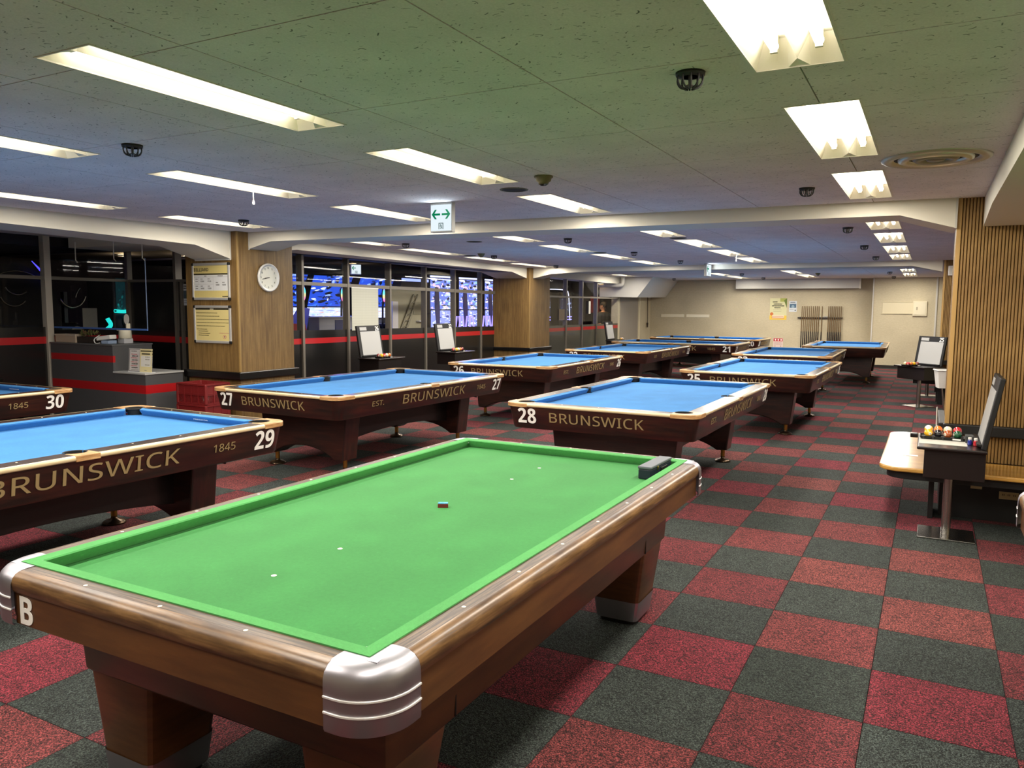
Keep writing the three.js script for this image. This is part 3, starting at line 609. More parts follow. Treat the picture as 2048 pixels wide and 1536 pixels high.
// ---------------------------------------------------------------- carom table with green cloth
M.walnut = phys(0xffffff, 0.36, { map: woodTex([70, 47, 26], [130, 97, 60], 71, 0.5, 40, 1.0), clearcoat: 0.25, clearcoatRoughness: 0.25 });
M.walnutStrip = phys(0xe8e0d8, 0.5, { map: woodTex([48, 37, 28], [120, 98, 77], 74, 0.45, 90, 1.1), clearcoat: 0.12, clearcoatRoughness: 0.2 });
M.caromWood = phys(0xffffff, 0.42, { map: woodTex([70, 42, 18], [106, 68, 32], 77, 0.8, 22, 0.7), clearcoat: 0.3, clearcoatRoughness: 0.2 });
M.caromWood2 = phys(0xe8dcd0, 0.42, { map: woodTex([64, 37, 18], [98, 61, 30], 78, 0.8, 22, 0.7), clearcoat: 0.3, clearcoatRoughness: 0.2 });
function makeCaromTable() {
  const t = new THREE.Group();
  const bw = 0.635, bl = 1.27, cw = 0.045, HW = 0.762, HL = 1.388, top = 0.783, bed = 0.738;
  part('bed_cloth', [boxB(-bw - 0.02, bw + 0.02, bed - 0.03, bed, -bl - 0.02, bl + 0.02)], M.feltGreenBedShaded, t);
  const sec = [[0.0, top - 0.005], [0.005, top - 0.001], [cw, top + 0.001], [cw, bed - 0.01], [0.02, bed + 0.001], [0.002, top - 0.012]];
  const cushion = (hx, hz) => { // end cushion at +z (hz), mitred
    const A = sec.map(([a, y]) => [-(hx + a), y, hz + a]), B = sec.map(([a, y]) => [hx + a, y, hz + a]);
    return swapUV(skin([A, B], true, true, 0.35));
  };
  part('cushion', [cushion(bw, bl)], M.feltGreenLit, t); part('cushion', [cushion(bw, bl).rotateY(Math.PI)], M.feltGreenLit, t);
  part('cushion', [cushion(bl, bw).rotateY(Math.PI / 2)], M.feltGreenLit, t); part('cushion', [cushion(bl, bw).rotateY(-Math.PI / 2)], M.feltGreenLit, t);
  // rails: flat striped strip and bullnose moulding
  const strip = [[-0.09, top - 0.003], [-0.038, top - 0.003], [-0.038, top - 0.04], [-0.09, top - 0.04]];
  const nose = [[-0.038, top - 0.0032], [-0.026, top - 0.004], [-0.013, top - 0.010], [-0.004, top - 0.020], [0, top - 0.034], [-0.001, top - 0.05], [-0.006, top - 0.062], [-0.018, top - 0.066], [-0.038, top - 0.066]];
  for (const [rot, hx, hz] of [[0, HW, HL], [Math.PI, HW, HL], [Math.PI / 2, HL, HW], [-Math.PI / 2, HL, HW]]) {
    const e = hx - 0.1545;
    const r = part('rail', [bar(strip, [-e, hz], [e, hz], [0, 1]).rotateY(rot)], M.walnutStrip, t);
    part('moulding', [bar(nose, [-e, hz], [e, hz], [0, 1]).rotateY(rot)], M.walnut, r);
    const L = hx > 1 ? bl : bw, n = hx > 1 ? 8 : 4, d = [];
    for (let k = 1; k < n; k++) d.push(new THREE.CylinderGeometry(0.006, 0.006, 0.0012, 10).translate(-L + k * 2 * L / n, top - 0.0026, (hz > 1 ? bl : bw) + 0.073));
    part('sights', [merge(d).rotateY(rot)], M.sight, r);
  }
  // polished metal corner caps with two bright inlay lines
  const capPath = () => {
    const R = 0.125, out = [];
    out.push([[HW, HL - R - 0.03], [1, 0]]);
    for (let i = 0; i <= 10; i++) { const a = Math.PI / 2 * i / 10; out.push([[HW - R + R * Math.cos(a), HL - R + R * Math.sin(a)], [Math.cos(a), Math.sin(a)]]); }
    out.push([[HW - R - 0.03, HL], [0, 1]]);
    return out;
  };
  const sweep = prof => skin(capPath().map(([[x, z], [nx, nz]]) => prof.map(([o, y]) => [x + nx * o, y, z + nz * o])), false, false, 0.6);
  const capP = [[-0.098, top - 0.0015], [-0.05, top - 0.0012], [-0.03, top - 0.003], [-0.014, top - 0.010], [-0.003, top - 0.022], [0.002, top - 0.038], [0.003, top - 0.06], [0.003, 0.627], [0.0, 0.620], [-0.012, 0.619]];
  const line = y => sweep([[0.0025, y + 0.003], [0.0055, y + 0.002], [0.0055, y - 0.002], [0.0025, y - 0.003]]);
  const lineM = std(0xf4f2ee, 0.25, { metalness: 0.3 });
  for (const rot of [0, Math.PI]) for (const mir of [1, -1]) {
    const fix = g => { if (mir < 0) { g.scale(-1, 1, 1); const q = norm(g); for (const k of ['position', 'normal', 'uv']) { const a = q.attributes[k], n = a.itemSize; for (let i = 0; i < a.count; i += 3) for (let c = 0; c < n; c++) { const u = a.array[(i + 1) * n + c]; a.array[(i + 1) * n + c] = a.array[(i + 2) * n + c]; a.array[(i + 2) * n + c] = u; } } g = q; } return g.rotateY(rot); };
    const fill = slab(poly([[HW - 0.155, HL - 0.155 + 0.07], [HW - 0.155 + 0.07, HL - 0.155], [HW - 0.06, HL - 0.15], [HW - 0.05, HL - 0.06], [HW - 0.15, HL - 0.05]]), top - 0.0016, 0.02);
    const c = part('corner_cap', [fix(merge([sweep(capP), fill]))], M.alu, t);
    part('inlay_line', [fix(merge([line(0.705), line(0.668)]))], lineM, c);
  }
  // apron boards, lower skirt, legs with metal shoes
  const apron = h => bar([[0, top - 0.062], [0, 0.622], [-0.03, 0.62], [-0.03, top - 0.062]], [-h[0] + 0.15, h[1] - 0.012], [h[0] - 0.15, h[1] - 0.012], [0, 1]);
  for (const [rot, hx, hz] of [[0, HW, HL], [Math.PI, HW, HL], [Math.PI / 2, HL, HW], [-Math.PI / 2, HL, HW]]) part('apron', [apron([hx, hz]).rotateY(rot)], M.caromWood, t);
  part('underframe', [skin([[-0.02, 0.7], [-0.02, 0.63], [-0.10, 0.622]].map(([o, y]) => ringRR(HW - 0.012 + o, HL - 0.012 + o, 0.10, y, 6)), true, true)], M.caromWood2, t);
  part('skirt', [skin([[0.012, 0.625], [0, 0.40], [-0.01, 0.388]].map(([o, y]) => ringRR(0.615 + o, 1.175 + o, 0.02, y, 2)), true, true, 0.4)], M.caromWood2, t);
  for (const z of [0.85, -0.85]) part('skirt_joint', [boxB(0.6155, 0.6185, 0.40, 0.60, z - 0.0035, z + 0.0035)], M.black, t);
  const legRing = (cx, cz, hx, hz, y) => ringRR(hx, hz, 0.03, y, 3, cx, cz);
  for (const sx of [-1, 1]) for (const sz of [-1, 1]) {
    const top_ = [sx * 0.455, sz * 1.015, 0.15, 0.15], bot = [sx * 0.448, sz * 1.03, 0.105, 0.12];
    const f = k => [0, 1, 2, 3].map(i => top_[i] + (bot[i] - top_[i]) * k);
    const L = part('leg', [skin([[...f(0), 0.39], [...f(0.35), 0.26], [...f(1), 0.02]].map(a => legRing(...a)), true, true, 0.5)], M.caromWood, t);
    part('shoe', [skin([[...f(0.72), 0.124], [...f(1), 0.022]].map(([a, b, c, d, y]) => legRing(a, b, c + 0.003, d + 0.003, y)), true, false, 0.5)], M.alu, L);
    part('glide', [skin([[...f(1), 0.022], [...f(1), 0.0]].map(([a, b, c, d, y]) => legRing(a, b, c - 0.012, d - 0.012, y)), true, true, 0.5)], M.black, L);
  }
  // white spots on the cloth
  for (const z of [-0.94, -0.635, 0.625, 0.935]) part('spot', [cyl(0.009, 0.009, 0.0008, 0, bed + 0.0005, z, 14)], M.white, t);
  return t;
}
const carom = makeCaromTable();
carom.name = numbered('carom_table'); scene.add(carom); carom.position.set(-1.118, 0, -0.018);
tag(carom, 'pocketless billiard table with green cloth and polished metal corners, marked B', 'billiard table');
const carom2 = dup(carom, [1.795, 0, -0.13], 0, 'second pocketless billiard table, only its metal corner showing at the picture edge');
part('letter', [letters('B', 0.085, 0.062, fontB, 0.0012).translate(-0.556, 0.669, 1.377)], M.sticker, carom);
// ---------------------------------------------------------------- on the green table and table 29
function chalk(pos, turn, label, col) {
  const t = thing('chalk_cube', label, 'chalk', pos, turn);
  part('label_wrap', [box(0.022, 0.016, 0.022, 0, 0.008, 0, 0.001)], std(0x6e1f1c, 0.6), t);
  part('chalk_top', [box(0.021, 0.005, 0.021, 0, 0.018, 0, 0.002)], std(col, 0.95), t);
  return t;
}
chalk([-1.125, 0.738, -0.035], 0.45, 'blue cue chalk in a red wrapper, in the middle of the green cloth', 0x4f9ac4);
chalk([-1.107, 0.738, -0.045], 0.55, 'blue cue chalk touching another chalk on the green cloth', 0x5aa2c8);
chalk([-4.72, 0.738, -1.15], 0.2, 'cue chalk by the far corner pocket of table 29', 0x3d74b8);
{
  const t = thing('ball_case', 'dark navy oblong ball case with a grey top on the green table edge', 'case', [-0.545, 0.738, -1.125], -0.03);
  part('body', [box(0.066, 0.05, 0.31, 0, 0.026, 0, 0.006)], std(0x141c2c, 0.5), t);
  part('lid', [box(0.07, 0.014, 0.316, 0, 0.058, 0, 0.005)], std(0x565b62, 0.5), t);
  part('clasp', [box(0.004, 0.02, 0.014, 0.035, 0.046, 0.06, 0.001), cyl(0.004, 0.004, 0.004, 0.037, 0.05, 0.06, 8).translate(0, 0, 0)], M.brass, t);
  part('handle', [box(0.008, 0.022, 0.09, 0.036, 0.03, -0.03, 0.003)], M.black, t);
}
// ---------------------------------------------------------------- score stands
M.darkWood = phys(0x120908, 0.38, { clearcoat: 0.4, clearcoatRoughness: 0.15 });
M.board = std(0xadadab, 0.4);
function makeStand(topY) {
  const t = new THREE.Group();
  part('base_plate', [box(0.35, 0.012, 0.33, 0, 0.006, 0, 0.003)], M.steel, t);
  part('pole', [cyl(0.03, 0.03, topY - 0.2, 0, (topY - 0.2) / 2 + 0.01, 0, 24)], M.steel, t);
  part('box_body', [box(0.36, 0.195, 0.56, 0.02, topY - 0.1175, -0.03, 0.004)], M.darkWood, t);
  part('table_top', [box(0.41, 0.022, 0.64, 0, topY - 0.011, -0.03, 0.008)], M.darkWood, t);
  const b = new THREE.Group(); b.name = 'score_board'; t.add(b); // leans back over the +x side
  b.position.set(0.185, topY, -0.03); b.rotation.z = -0.17;
  part('backing', [box(0.032, 0.48, 0.56, 0, 0.24, 0, 0.006)], M.black, b);
  part('whiteboard', [box(0.004, 0.36, 0.46, -0.018, 0.21, 0.01, 0.001)], M.board, b);
  part('name_tag', [box(0.003, 0.05, 0.16, -0.018, 0.43, -0.14, 0.001)], M.board, b);
  part('pen_tray', [box(0.03, 0.012, 0.5, -0.03, 0.02, 0)], M.black, b);
  return t;
}
const standProto = makeStand(0.66), standTall = makeStand(0.80), standMid = makeStand(0.72);
function addStand(proto, pos, turn, no, label) {
  const o = proto.clone(); o.name = numbered('score_stand'); scene.add(o); o.position.set(...pos); o.rotation.y = turn;
  tag(o, label, 'score stand', 'score stands with whiteboards');
  if (no) part('number', [letters(no, 0.07, 0.085, fontB, 0.001).rotateY(-Math.PI / 2).translate(-0.0165, 0.43, 0.19)], M.sticker, o.children.find(c => c.name === 'score_board'));
  return o;
}
addStand(standProto, [0.815, 0, -3.5], 0, null, 'nearest score stand beside the bench, its whiteboard seen edge-on');
addStand(standProto, [0.53, 0, -11.55], Math.PI / 4, '25', 'score stand with tilted whiteboard facing us, far down the aisle');
addStand(standTall, [-6.64, 0, -6.8], Math.PI + 0.0, '26', 'black score stand by the windows below the squared white sheet');
addStand(standTall, [-6.6, 0, -8.82], Math.PI, '22', 'second black score stand along the windows, before the second oak column');
addStand(standMid, [-6.55, 0, -16.6], Math.PI, null, 'farthest score stand, beyond table 22 by the door bay');

// ---------------------------------------------------------------- pool balls and trays
const ballGeo = new THREE.SphereGeometry(0.0286, 24, 16);
const ballCols = { yellow: 0xf0b41c, black: 0x141318, brown: 0xa9552a, green: 0x14512f, orange: 0xe8762c, red: 0xc4242e, cream: 0xe8d9a8, maroon: 0x7c2326, blue: 0x1f3f9a, violet: 0x4b2a73 };
function ballTex(col, stripe, no) {
  return canvasTex(128, 64, (c, w, h) => {
    const hex = '#' + col.toString(16).padStart(6, '0');
    c.fillStyle = stripe ? '#f1e7cf' : hex; c.fillRect(0, 0, w, h);
    if (stripe) { c.fillStyle = hex; c.fillRect(0, 17, w, 30); }
    for (const cx of [32, 96]) { c.fillStyle = '#f4ecd8'; c.beginPath(); c.arc(cx, 32, 8, 0, 7); c.fill(); c.fillStyle = '#15120f'; c.font = 'bold 10px sans-serif'; c.textAlign = 'center'; c.textBaseline = 'middle'; c.fillText(String(no), cx, 32.5); }
  });
}
const ballMat = new Map();
function ball(pos, col, no, stripe, label, spin = [0, 0, 0], group) {
  const key = col + no;
  if (!ballMat.has(key)) ballMat.set(key, phys(0xffffff, 0.12, { map: ballTex(ballCols[col], stripe, no), clearcoat: 1, clearcoatRoughness: 0.03 }));
  const m = single('pool_ball', [ballGeo], ballMat.get(key), label, 'ball', group);
  m.position.set(...pos); m.rotation.set(...spin); return m;
}
function ballTray(pos, turn, label, n = 4) {
  const t = thing('ball_tray', label, 'tray', pos, turn);
  part('tray', [skin([ringRR(0.135, 0.062, 0.012, 0.0, 3), ringRR(0.145, 0.07, 0.014, 0.022, 3), ringRR(0.14, 0.065, 0.012, 0.022, 3), ringRR(0.13, 0.058, 0.01, 0.012, 3), ringRR(0.01, 0.01, 0.004, 0.011, 3)], true, false, 0.4), box(0.262, 0.01, 0.118, 0, 0.006, 0)], M.black, t);
  const s = []; for (let k = 0; k < 5; k++) s.push(box(0.012, 0.016, 0.006, -0.12 + k * 0.06, 0.01, 0.0695, 0.002));
  part('grip', s, std(0x232122, 0.5), t);
  part('sticker', [box(0.05, 0.011, 0.001, 0.085, 0.0115, 0.0745, 0)], M.sticker, t);
  return t;
}
{ // near stand: tray with two rows of four
  const X = 0.765, Z = -3.62, Y = 0.66;
  const paper = single('score_sheet', [box(0.29, 0.001, 0.27, 0, 0.0006, 0)], std(0xffffff, 0.85, { map: canvasTex(256, 256, (c) => { c.fillStyle = '#bdbbb0'; c.fillRect(0, 0, 256, 256); c.fillStyle = '#8a877e'; for (let k = 0; k < 5; k++) for (let j = 0; j < 11; j++) c.fillRect(110 + j * 11, 180 + k * 14, 7, 3); }) }), 'white printed score sheet under the ball tray on the nearest stand', 'paper');
  paper.position.set(X, Y + 0.0005, -3.49);
  ballTray([X, Y + 0.0022, Z], 0, 'black tray of eight pool balls on the nearest score stand');
  const cols = [['yellow', 1, 0, 'yellow', 9, 1], ['black', 8, 0, 'orange', 5, 0], ['brown', 7, 0, 'cream', 13, 1], ['green', 6, 0, 'red', 3, 0]];
  const where = ['at the aisle end', 'second from the aisle end', 'third from the aisle end', 'at the whiteboard end'];
  const frontName = ['solid yellow', 'solid black', 'solid brown', 'dark green'], backName = ['yellow striped', 'orange', 'cream and red', 'red'];
  cols.forEach(([a, n, s, b, m, q], i) => {
    const x = X - 0.09 + i * 0.06;
    ball([x, Y + 0.0425, Z + 0.028], a, n, s, `${frontName[i]} pool ball, front row ${where[i]}, nearest stand`, [0.1, i === 3 ? -1.2 : 0.4 + i, 0.3]);
    ball([x, Y + 0.062, Z - 0.027], b, m, q, `${backName[i]} pool ball, back row ${where[i]}, nearest stand`, [0.5, 0.8 + i, 0.2]);
  });
  // marker bottles, eraser, little box on the edge
  const bt = (x, z, col, label) => {
    const t = thing('marker_bottle', label, 'marker', [x, Y, z]);
    part('bottle', [lathe([[0, 0], [0.013, 0], [0.014, 0.004], [0.014, 0.03], [0.010, 0.036], [0.009, 0.04]], 16)], phys(col, 0.2, { clearcoat: 0.8 }), t);
    part('cap', [cyl(0.011, 0.011, 0.014, 0, 0.046, 0, 14)], M.white, t);
  };
  bt(0.925, -3.44, 0x1c2f8c, 'small blue bottle with a white cap on the nearest score stand');
  bt(0.958, -3.415, 0xb8202c, 'small red bottle with a white cap on the nearest score stand');
  single('board_eraser', [box(0.05, 0.05, 0.10, 0.925, Y + 0.0255, -3.56, 0.006)], std(0x3d3f3e, 0.9), 'dark grey felt block eraser beside the small bottles', 'eraser');
  single('chalk_holder', [box(0.05, 0.03, 0.06, 0.585, Y + 0.016, -3.62, 0.006)], M.blackGloss, 'small black chalk holder on the aisle edge of the nearest stand', 'holder');
}
// far stands: small trays and balls
{
  const sets = [
    [[0.40, 0.66, -11.47], Math.PI / 4, 'far aisle stand', [['red', 3, 0], ['orange', 5, 0], ['yellow', 1, 0], ['maroon', 7, 0], ['cream', 13, 1]]],
    [[-6.53, 0.80, -6.68], Math.PI / 2, 'window stand below the white sheet', [['yellow', 1, 0], ['red', 3, 0], ['cream', 9, 1], ['orange', 5, 0], ['maroon', 7, 0]]],
    [[-6.5, 0.80, -8.7], Math.PI / 2, 'second window stand', [['yellow', 1, 0], ['cream', 9, 1], ['orange', 5, 0], ['maroon', 7, 0], ['red', 3, 0]]],
    [[-6.42, 0.72, -16.5], Math.PI / 2, 'farthest stand', [['yellow', 1, 0], ['red', 3, 0], ['cream', 9, 1]]],
  ];
  const pname = { red: 'red', orange: 'orange', yellow: 'yellow', maroon: 'dark red', cream: 'cream striped' };
  for (const [p, turn, where, cols] of sets) {
    ballTray([p[0], p[1] + 0.0005, p[2]], turn, `small black ball tray on the ${where}`);
    cols.forEach(([c, n, s], i) => {
      const a = (i % 4) * 0.06 - 0.09, b = i < 4 ? 0.028 : -0.03;
      const dx = a * Math.cos(turn) + b * Math.sin(turn), dz = -a * Math.sin(turn) + b * Math.cos(turn);
      ball([p[0] + dx, p[1] + 0.041, p[2] + dz], c, n, s, `${pname[c]} pool ball in the tray on the ${where}`, [0.3, i, 0.2]);
    });
  }
}
// ---------------------------------------------------------------- benches
{
  M.seat = phys(0xffffff, 0.28, { map: woodTex([168, 116, 44], [214, 166, 84], 81, 0.6, 40, 0.8), clearcoat: 0.8, clearcoatRoughness: 0.12 });
  const t = thing('corner_bench', 'glossy yellow wood bench with rounded end wrapping the slatted column', 'bench', [0, 0, 0]);
  const S = new THREE.Shape();
  const x0 = 0.365, x1 = 3.15, z1 = -3.555, zb = -4.044, xb = 0.735, z0 = -5.4, R = 0.14;
  S.moveTo(x1, z1); S.lineTo(x1, zb); S.lineTo(xb, zb); S.lineTo(xb, z0); S.lineTo(x0 + R, z0); S.absarc(x0 + R, z0 + R, R, -Math.PI / 2, -Math.PI, true);
  S.lineTo(x0, z1 - R * 1.2); S.absarc(x0 + R, z1 - R, R, Math.PI, Math.PI / 2, true); S.closePath();
  part('seat', [slab(S, 0.442, 0.034, 0.01, 10)], M.seat, t);
  const q = 0.05, S2 = new THREE.Shape();
  S2.moveTo(x1, z1 - q); S2.lineTo(x1, zb); S2.lineTo(xb, zb); S2.lineTo(xb, z0 + q); S2.lineTo(x0 + q + R, z0 + q); S2.absarc(x0 + q + R, z0 + q + R, R, -Math.PI / 2, -Math.PI, true);
  S2.lineTo(x0 + q, z1 - q - R); S2.absarc(x0 + q + R, z1 - q - R, R, Math.PI, Math.PI / 2, true); S2.closePath();
  part('apron', [slab(S2, 0.408, 0.06, 0.004, 10)], M.black, t);
  part('support', [boxB(0.70, 0.735, 0, 0.348, -4.3, -3.95), boxB(0.66, 0.70, 0.28, 0.348, -4.25, -4.0)], M.black, t);
  single('price_card', [box(0.11, 0.002, 0.05, 0, 0, 0)], std(0xdcdcdc, 0.3), 'clear plastic card lying on the glossy bench end', 'card').position.set(0.56, 0.4435, -4.1);
  const ol = (x, y, w, label) => {
    const o = thing('outlet_plate', label, 'outlet', [x, y, -4.085]);
    part('plate', [box(w, 0.055, 0.008, 0, 0, 0.004, 0.002)], std(0xb9a77a, 0.6), o);
    const h = []; for (let k = 0; k < Math.round(w / 0.035); k++) h.push(box(0.004, 0.012, 0.002, -w / 2 + 0.022 + k * 0.035, 0.006, 0.0085), box(0.004, 0.012, 0.002, -w / 2 + 0.032 + k * 0.035, 0.006, 0.0085));
    part('socket_slot', h, M.black, o);
  };
  ol(1.015, 0.262, 0.075, 'small beige outlet plate in the shadow under the bench');
  ol(1.225, 0.205, 0.125, 'wide beige outlet plate lower under the bench');
}
{
  const t = thing('side_bench', 'dark bench with a thin yellow seat edge behind the far aisle stand', 'bench', [0, 0, 0]);
  part('seat', [boxB(0.37, 1.3, 0.405, 0.435, -12.38, -11.98, 0.012)], M.seat, t);
  part('apron', [boxB(0.43, 1.3, 0.335, 0.405, -12.37, -12.03)], M.black, t);
  part('cabinet', [boxB(0.80, 1.3, 0, 0.335, -12.37, -12.06), boxB(0.755, 0.80, 0.2, 0.29, -12.3, -12.1)], M.black, t);
  const s = thing('bench_leg_post', 'thin steel post with a square plate behind the far aisle stand', 'post', [0.645, 0, -13.4]);
  part('plate', [box(0.32, 0.012, 0.3, 0, 0.006, 0)], M.steel, s); part('pole', [cyl(0.03, 0.03, 0.62, 0, 0.32, 0, 14)], M.steel, s); part('top', [box(0.4, 0.03, 0.4, 0, 0.64, 0, 0.01)], M.darkWood, s);
  const b = thing('white_basket', 'white plastic basket hanging beside the slatted column by the far bench', 'basket', [0.845, 0.40, -10.7], 0.2);
  part('basket', [skin([ringRR(0.07, 0.10, 0.02, 0, 3), ringRR(0.10, 0.14, 0.02, 0.27, 3), ringRR(0.094, 0.134, 0.02, 0.27, 3), ringRR(0.065, 0.095, 0.02, 0.012, 3)], true, false, 0.4), box(0.13, 0.012, 0.19, 0, 0.006, 0)], M.white, b);
  part('rim', [skin([ringRR(0.104, 0.144, 0.02, 0.255, 3), ringRR(0.112, 0.152, 0.02, 0.265, 3), ringRR(0.104, 0.144, 0.02, 0.278, 3)], true, false, 0.4)], std(0xd8d8d4, 0.5), b);
  part('leg', [tubeBetween([0, 0, 0], [0.05, -0.40, 0], 0.012)], M.steel, b);
  single('house_stick', [tubeBetween([0.755, 0.0, -5.5], [0.74, 0.68, -5.5], 0.006, 8)], std(0xeceae2, 0.4), 'thin white stick leaning at the foot of the slatted column', 'stick');
}
// ---------------------------------------------------------------- ceiling fittings
{
  const mk = () => {
    const t = new THREE.Group();
    part('plate', [lathe([[0.0, 0], [0.052, 0], [0.050, -0.012], [0.03, -0.016]].map(([a, b]) => [a, b]), 18)], std(0x2b2a28, 0.6), t);
    const ribs = []; for (let k = 0; k < 10; k++) { const a = k * Math.PI / 5, c = Math.cos(a), s = Math.sin(a); ribs.push(tubePath([[0.044 * c, -0.008, 0.044 * s], [0.045 * c, -0.03, 0.045 * s], [0.034 * c, -0.048, 0.034 * s], [0.012 * c, -0.056, 0.012 * s]], 0.0035, 8, 5)); }
    part('cage', ribs, std(0x242321, 0.5), t);
    part('sprinkler_head', [lathe([[0.0, -0.05], [0.016, -0.048], [0.017, -0.045], [0.006, -0.04], [0.008, -0.01], [0, -0.008]].reverse(), 12)], std(0x8a8780, 0.35, { metalness: 0.7 }), t);
    return t;
  };
  const proto = mk();
  const spots = [[-0.139, -0.133, 'nearest, between the first two aisle lights'], [-0.148, -3.1, 'just before the first beam beside the aisle lights'], [-3.048, -0.063, 'over the gap between tables 29 and B'], [-5.305, -2.897, 'near the clock column'],
    [-0.147, -6.05, 'first past the beam beside the aisle lights'], [-0.172, -8.6, 'second past the beam beside the aisle lights'], [-0.175, -11.04, 'third past the beam beside the aisle lights'],
    [-3.273, -6.07, 'first past the beam in the middle row'], [-3.325, -8.6, 'second past the beam in the middle row'], [-3.293, -10.94, 'third past the beam in the middle row'],
    [-5.551, -5.9, 'first past the beam in the window row'], [-5.674, -8.49, 'second past the beam in the window row'], [-6.048, -11.67, 'third past the beam in the window row'],
    [-3.426, -16.62, 'past the small exit sign, nearer'], [-3.426, -19.34, 'past the small exit sign, by the far wall'], [-0.221, -16.78, 'last bay beside the aisle lights, nearer'], [-0.253, -19.67, 'last bay beside the aisle lights, by the panel wall'], [-5.9, -19.33, 'last bay near the white soffit']];
  spots.forEach(([x, z, w], i) => {
    const o = i ? proto.clone() : proto; o.name = numbered('fire_sprinkler'); scene.add(o); o.position.set(x, H, z);
    tag(o, 'dark caged sprinkler on the ceiling, ' + w, 'sprinkler', 'caged ceiling sprinklers');
  });
  const smoke = () => { const t = new THREE.Group(); part('body', [lathe([[0, -0.052], [0.03, -0.052], [0.034, -0.04], [0.046, -0.032], [0.052, -0.012], [0.06, -0.01], [0.06, 0]], 24)], std(0x6c6340, 0.6), t); part('sensor', [lathe([[0, -0.062], [0.018, -0.06], [0.024, -0.052]], 16), box(0.014, 0.012, 0.004, 0.02, -0.056, 0.02)], M.black, t); return t; };
  const sp = smoke();
  [[-1.554, -1.865, 'yellowed smoke detector on the ceiling by the round speaker'], [-5.62, -7.99, 'smoke detector on the ceiling past the beam in the window row'], [-1.746, -16.92, 'smoke detector on the ceiling of the last bay']].forEach(([x, z, l], i) => { const o = i ? sp.clone() : sp; o.name = numbered('smoke_detector'); scene.add(o); o.position.set(x, H, z); tag(o, l, 'smoke detector'); });
  const spk = () => { const t = new THREE.Group(); part('ring', [lathe([[0.085, -0.004], [0.092, -0.006], [0.10, -0.004], [0.102, 0]], 28)], std(0x6b6440, 0.6), t); part('grille', [lathe([[0, -0.006], [0.05, -0.005], [0.086, -0.003]], 28)], std(0x25221b, 0.8), t); return t; };
  const kp = spk();
  [[-1.991, -2.287, 'round dark ceiling speaker beside the smoke detector'], [-4.55, -6.0, 'round ceiling speaker just past the beam by the exit sign'], [-6.04, -8.34, 'round ceiling speaker between lights of the window row'], [-2.05, -6.54, 'round ceiling speaker past the first beam, nearer the aisle'], [-3.83, -8.5, 'round ceiling speaker between two lights in the middle row past the beam']].forEach(([x, z, l], i) => { const o = i ? kp.clone() : kp; o.name = numbered('ceiling_speaker'); scene.add(o); o.position.set(x, H, z); tag(o, l, 'speaker'); });
  const d = thing('air_diffuser', 'large round air diffuser with concentric rings on the ceiling', 'air vent', [0.625, H, -2.27]);
  part('outer_ring', [lathe([[0.205, 0], [0.22, -0.012], [0.25, -0.016], [0.27, -0.008], [0.272, 0]], 48)], std(0xb9b3a0, 0.35, { metalness: 0.3 }), d);
  part('ring', [lathe([[0.135, 0], [0.14, -0.014], [0.165, -0.022], [0.185, -0.012], [0.187, 0.0]], 48)], std(0xd8d2be, 0.3, { metalness: 0.4 }), d);
  part('ring', [lathe([[0.065, 0], [0.075, -0.016], [0.10, -0.018], [0.115, -0.006], [0.117, 0]], 40)], std(0x8b8570, 0.4), d);
  part('hub', [lathe([[0, -0.018], [0.04, -0.016], [0.05, -0.004]], 32)], std(0x77715f, 0.4), d);
  part('recess', [lathe([[0, -0.001], [0.26, -0.001]], 40)], std(0x36322a, 0.8), d);
  const cord = (x, z, l) => { const t = thing('pull_switch', l, 'pull switch', [x, H, z]); part('cord', [cyl(0.003, 0.003, 0.07, 0, -0.035, 0, 6)], M.white, t); part('knob', [lathe([[0, -0.10], [0.007, -0.098], [0.009, -0.085], [0.004, -0.068], [0, -0.066]], 10)], M.white, t); };
  cord(-3.72, -1.52, 'white pull cord hanging from the light above table 29');
  cord(-2.1, -9.9, 'white pull cord hanging from a light near the small exit sign');
}
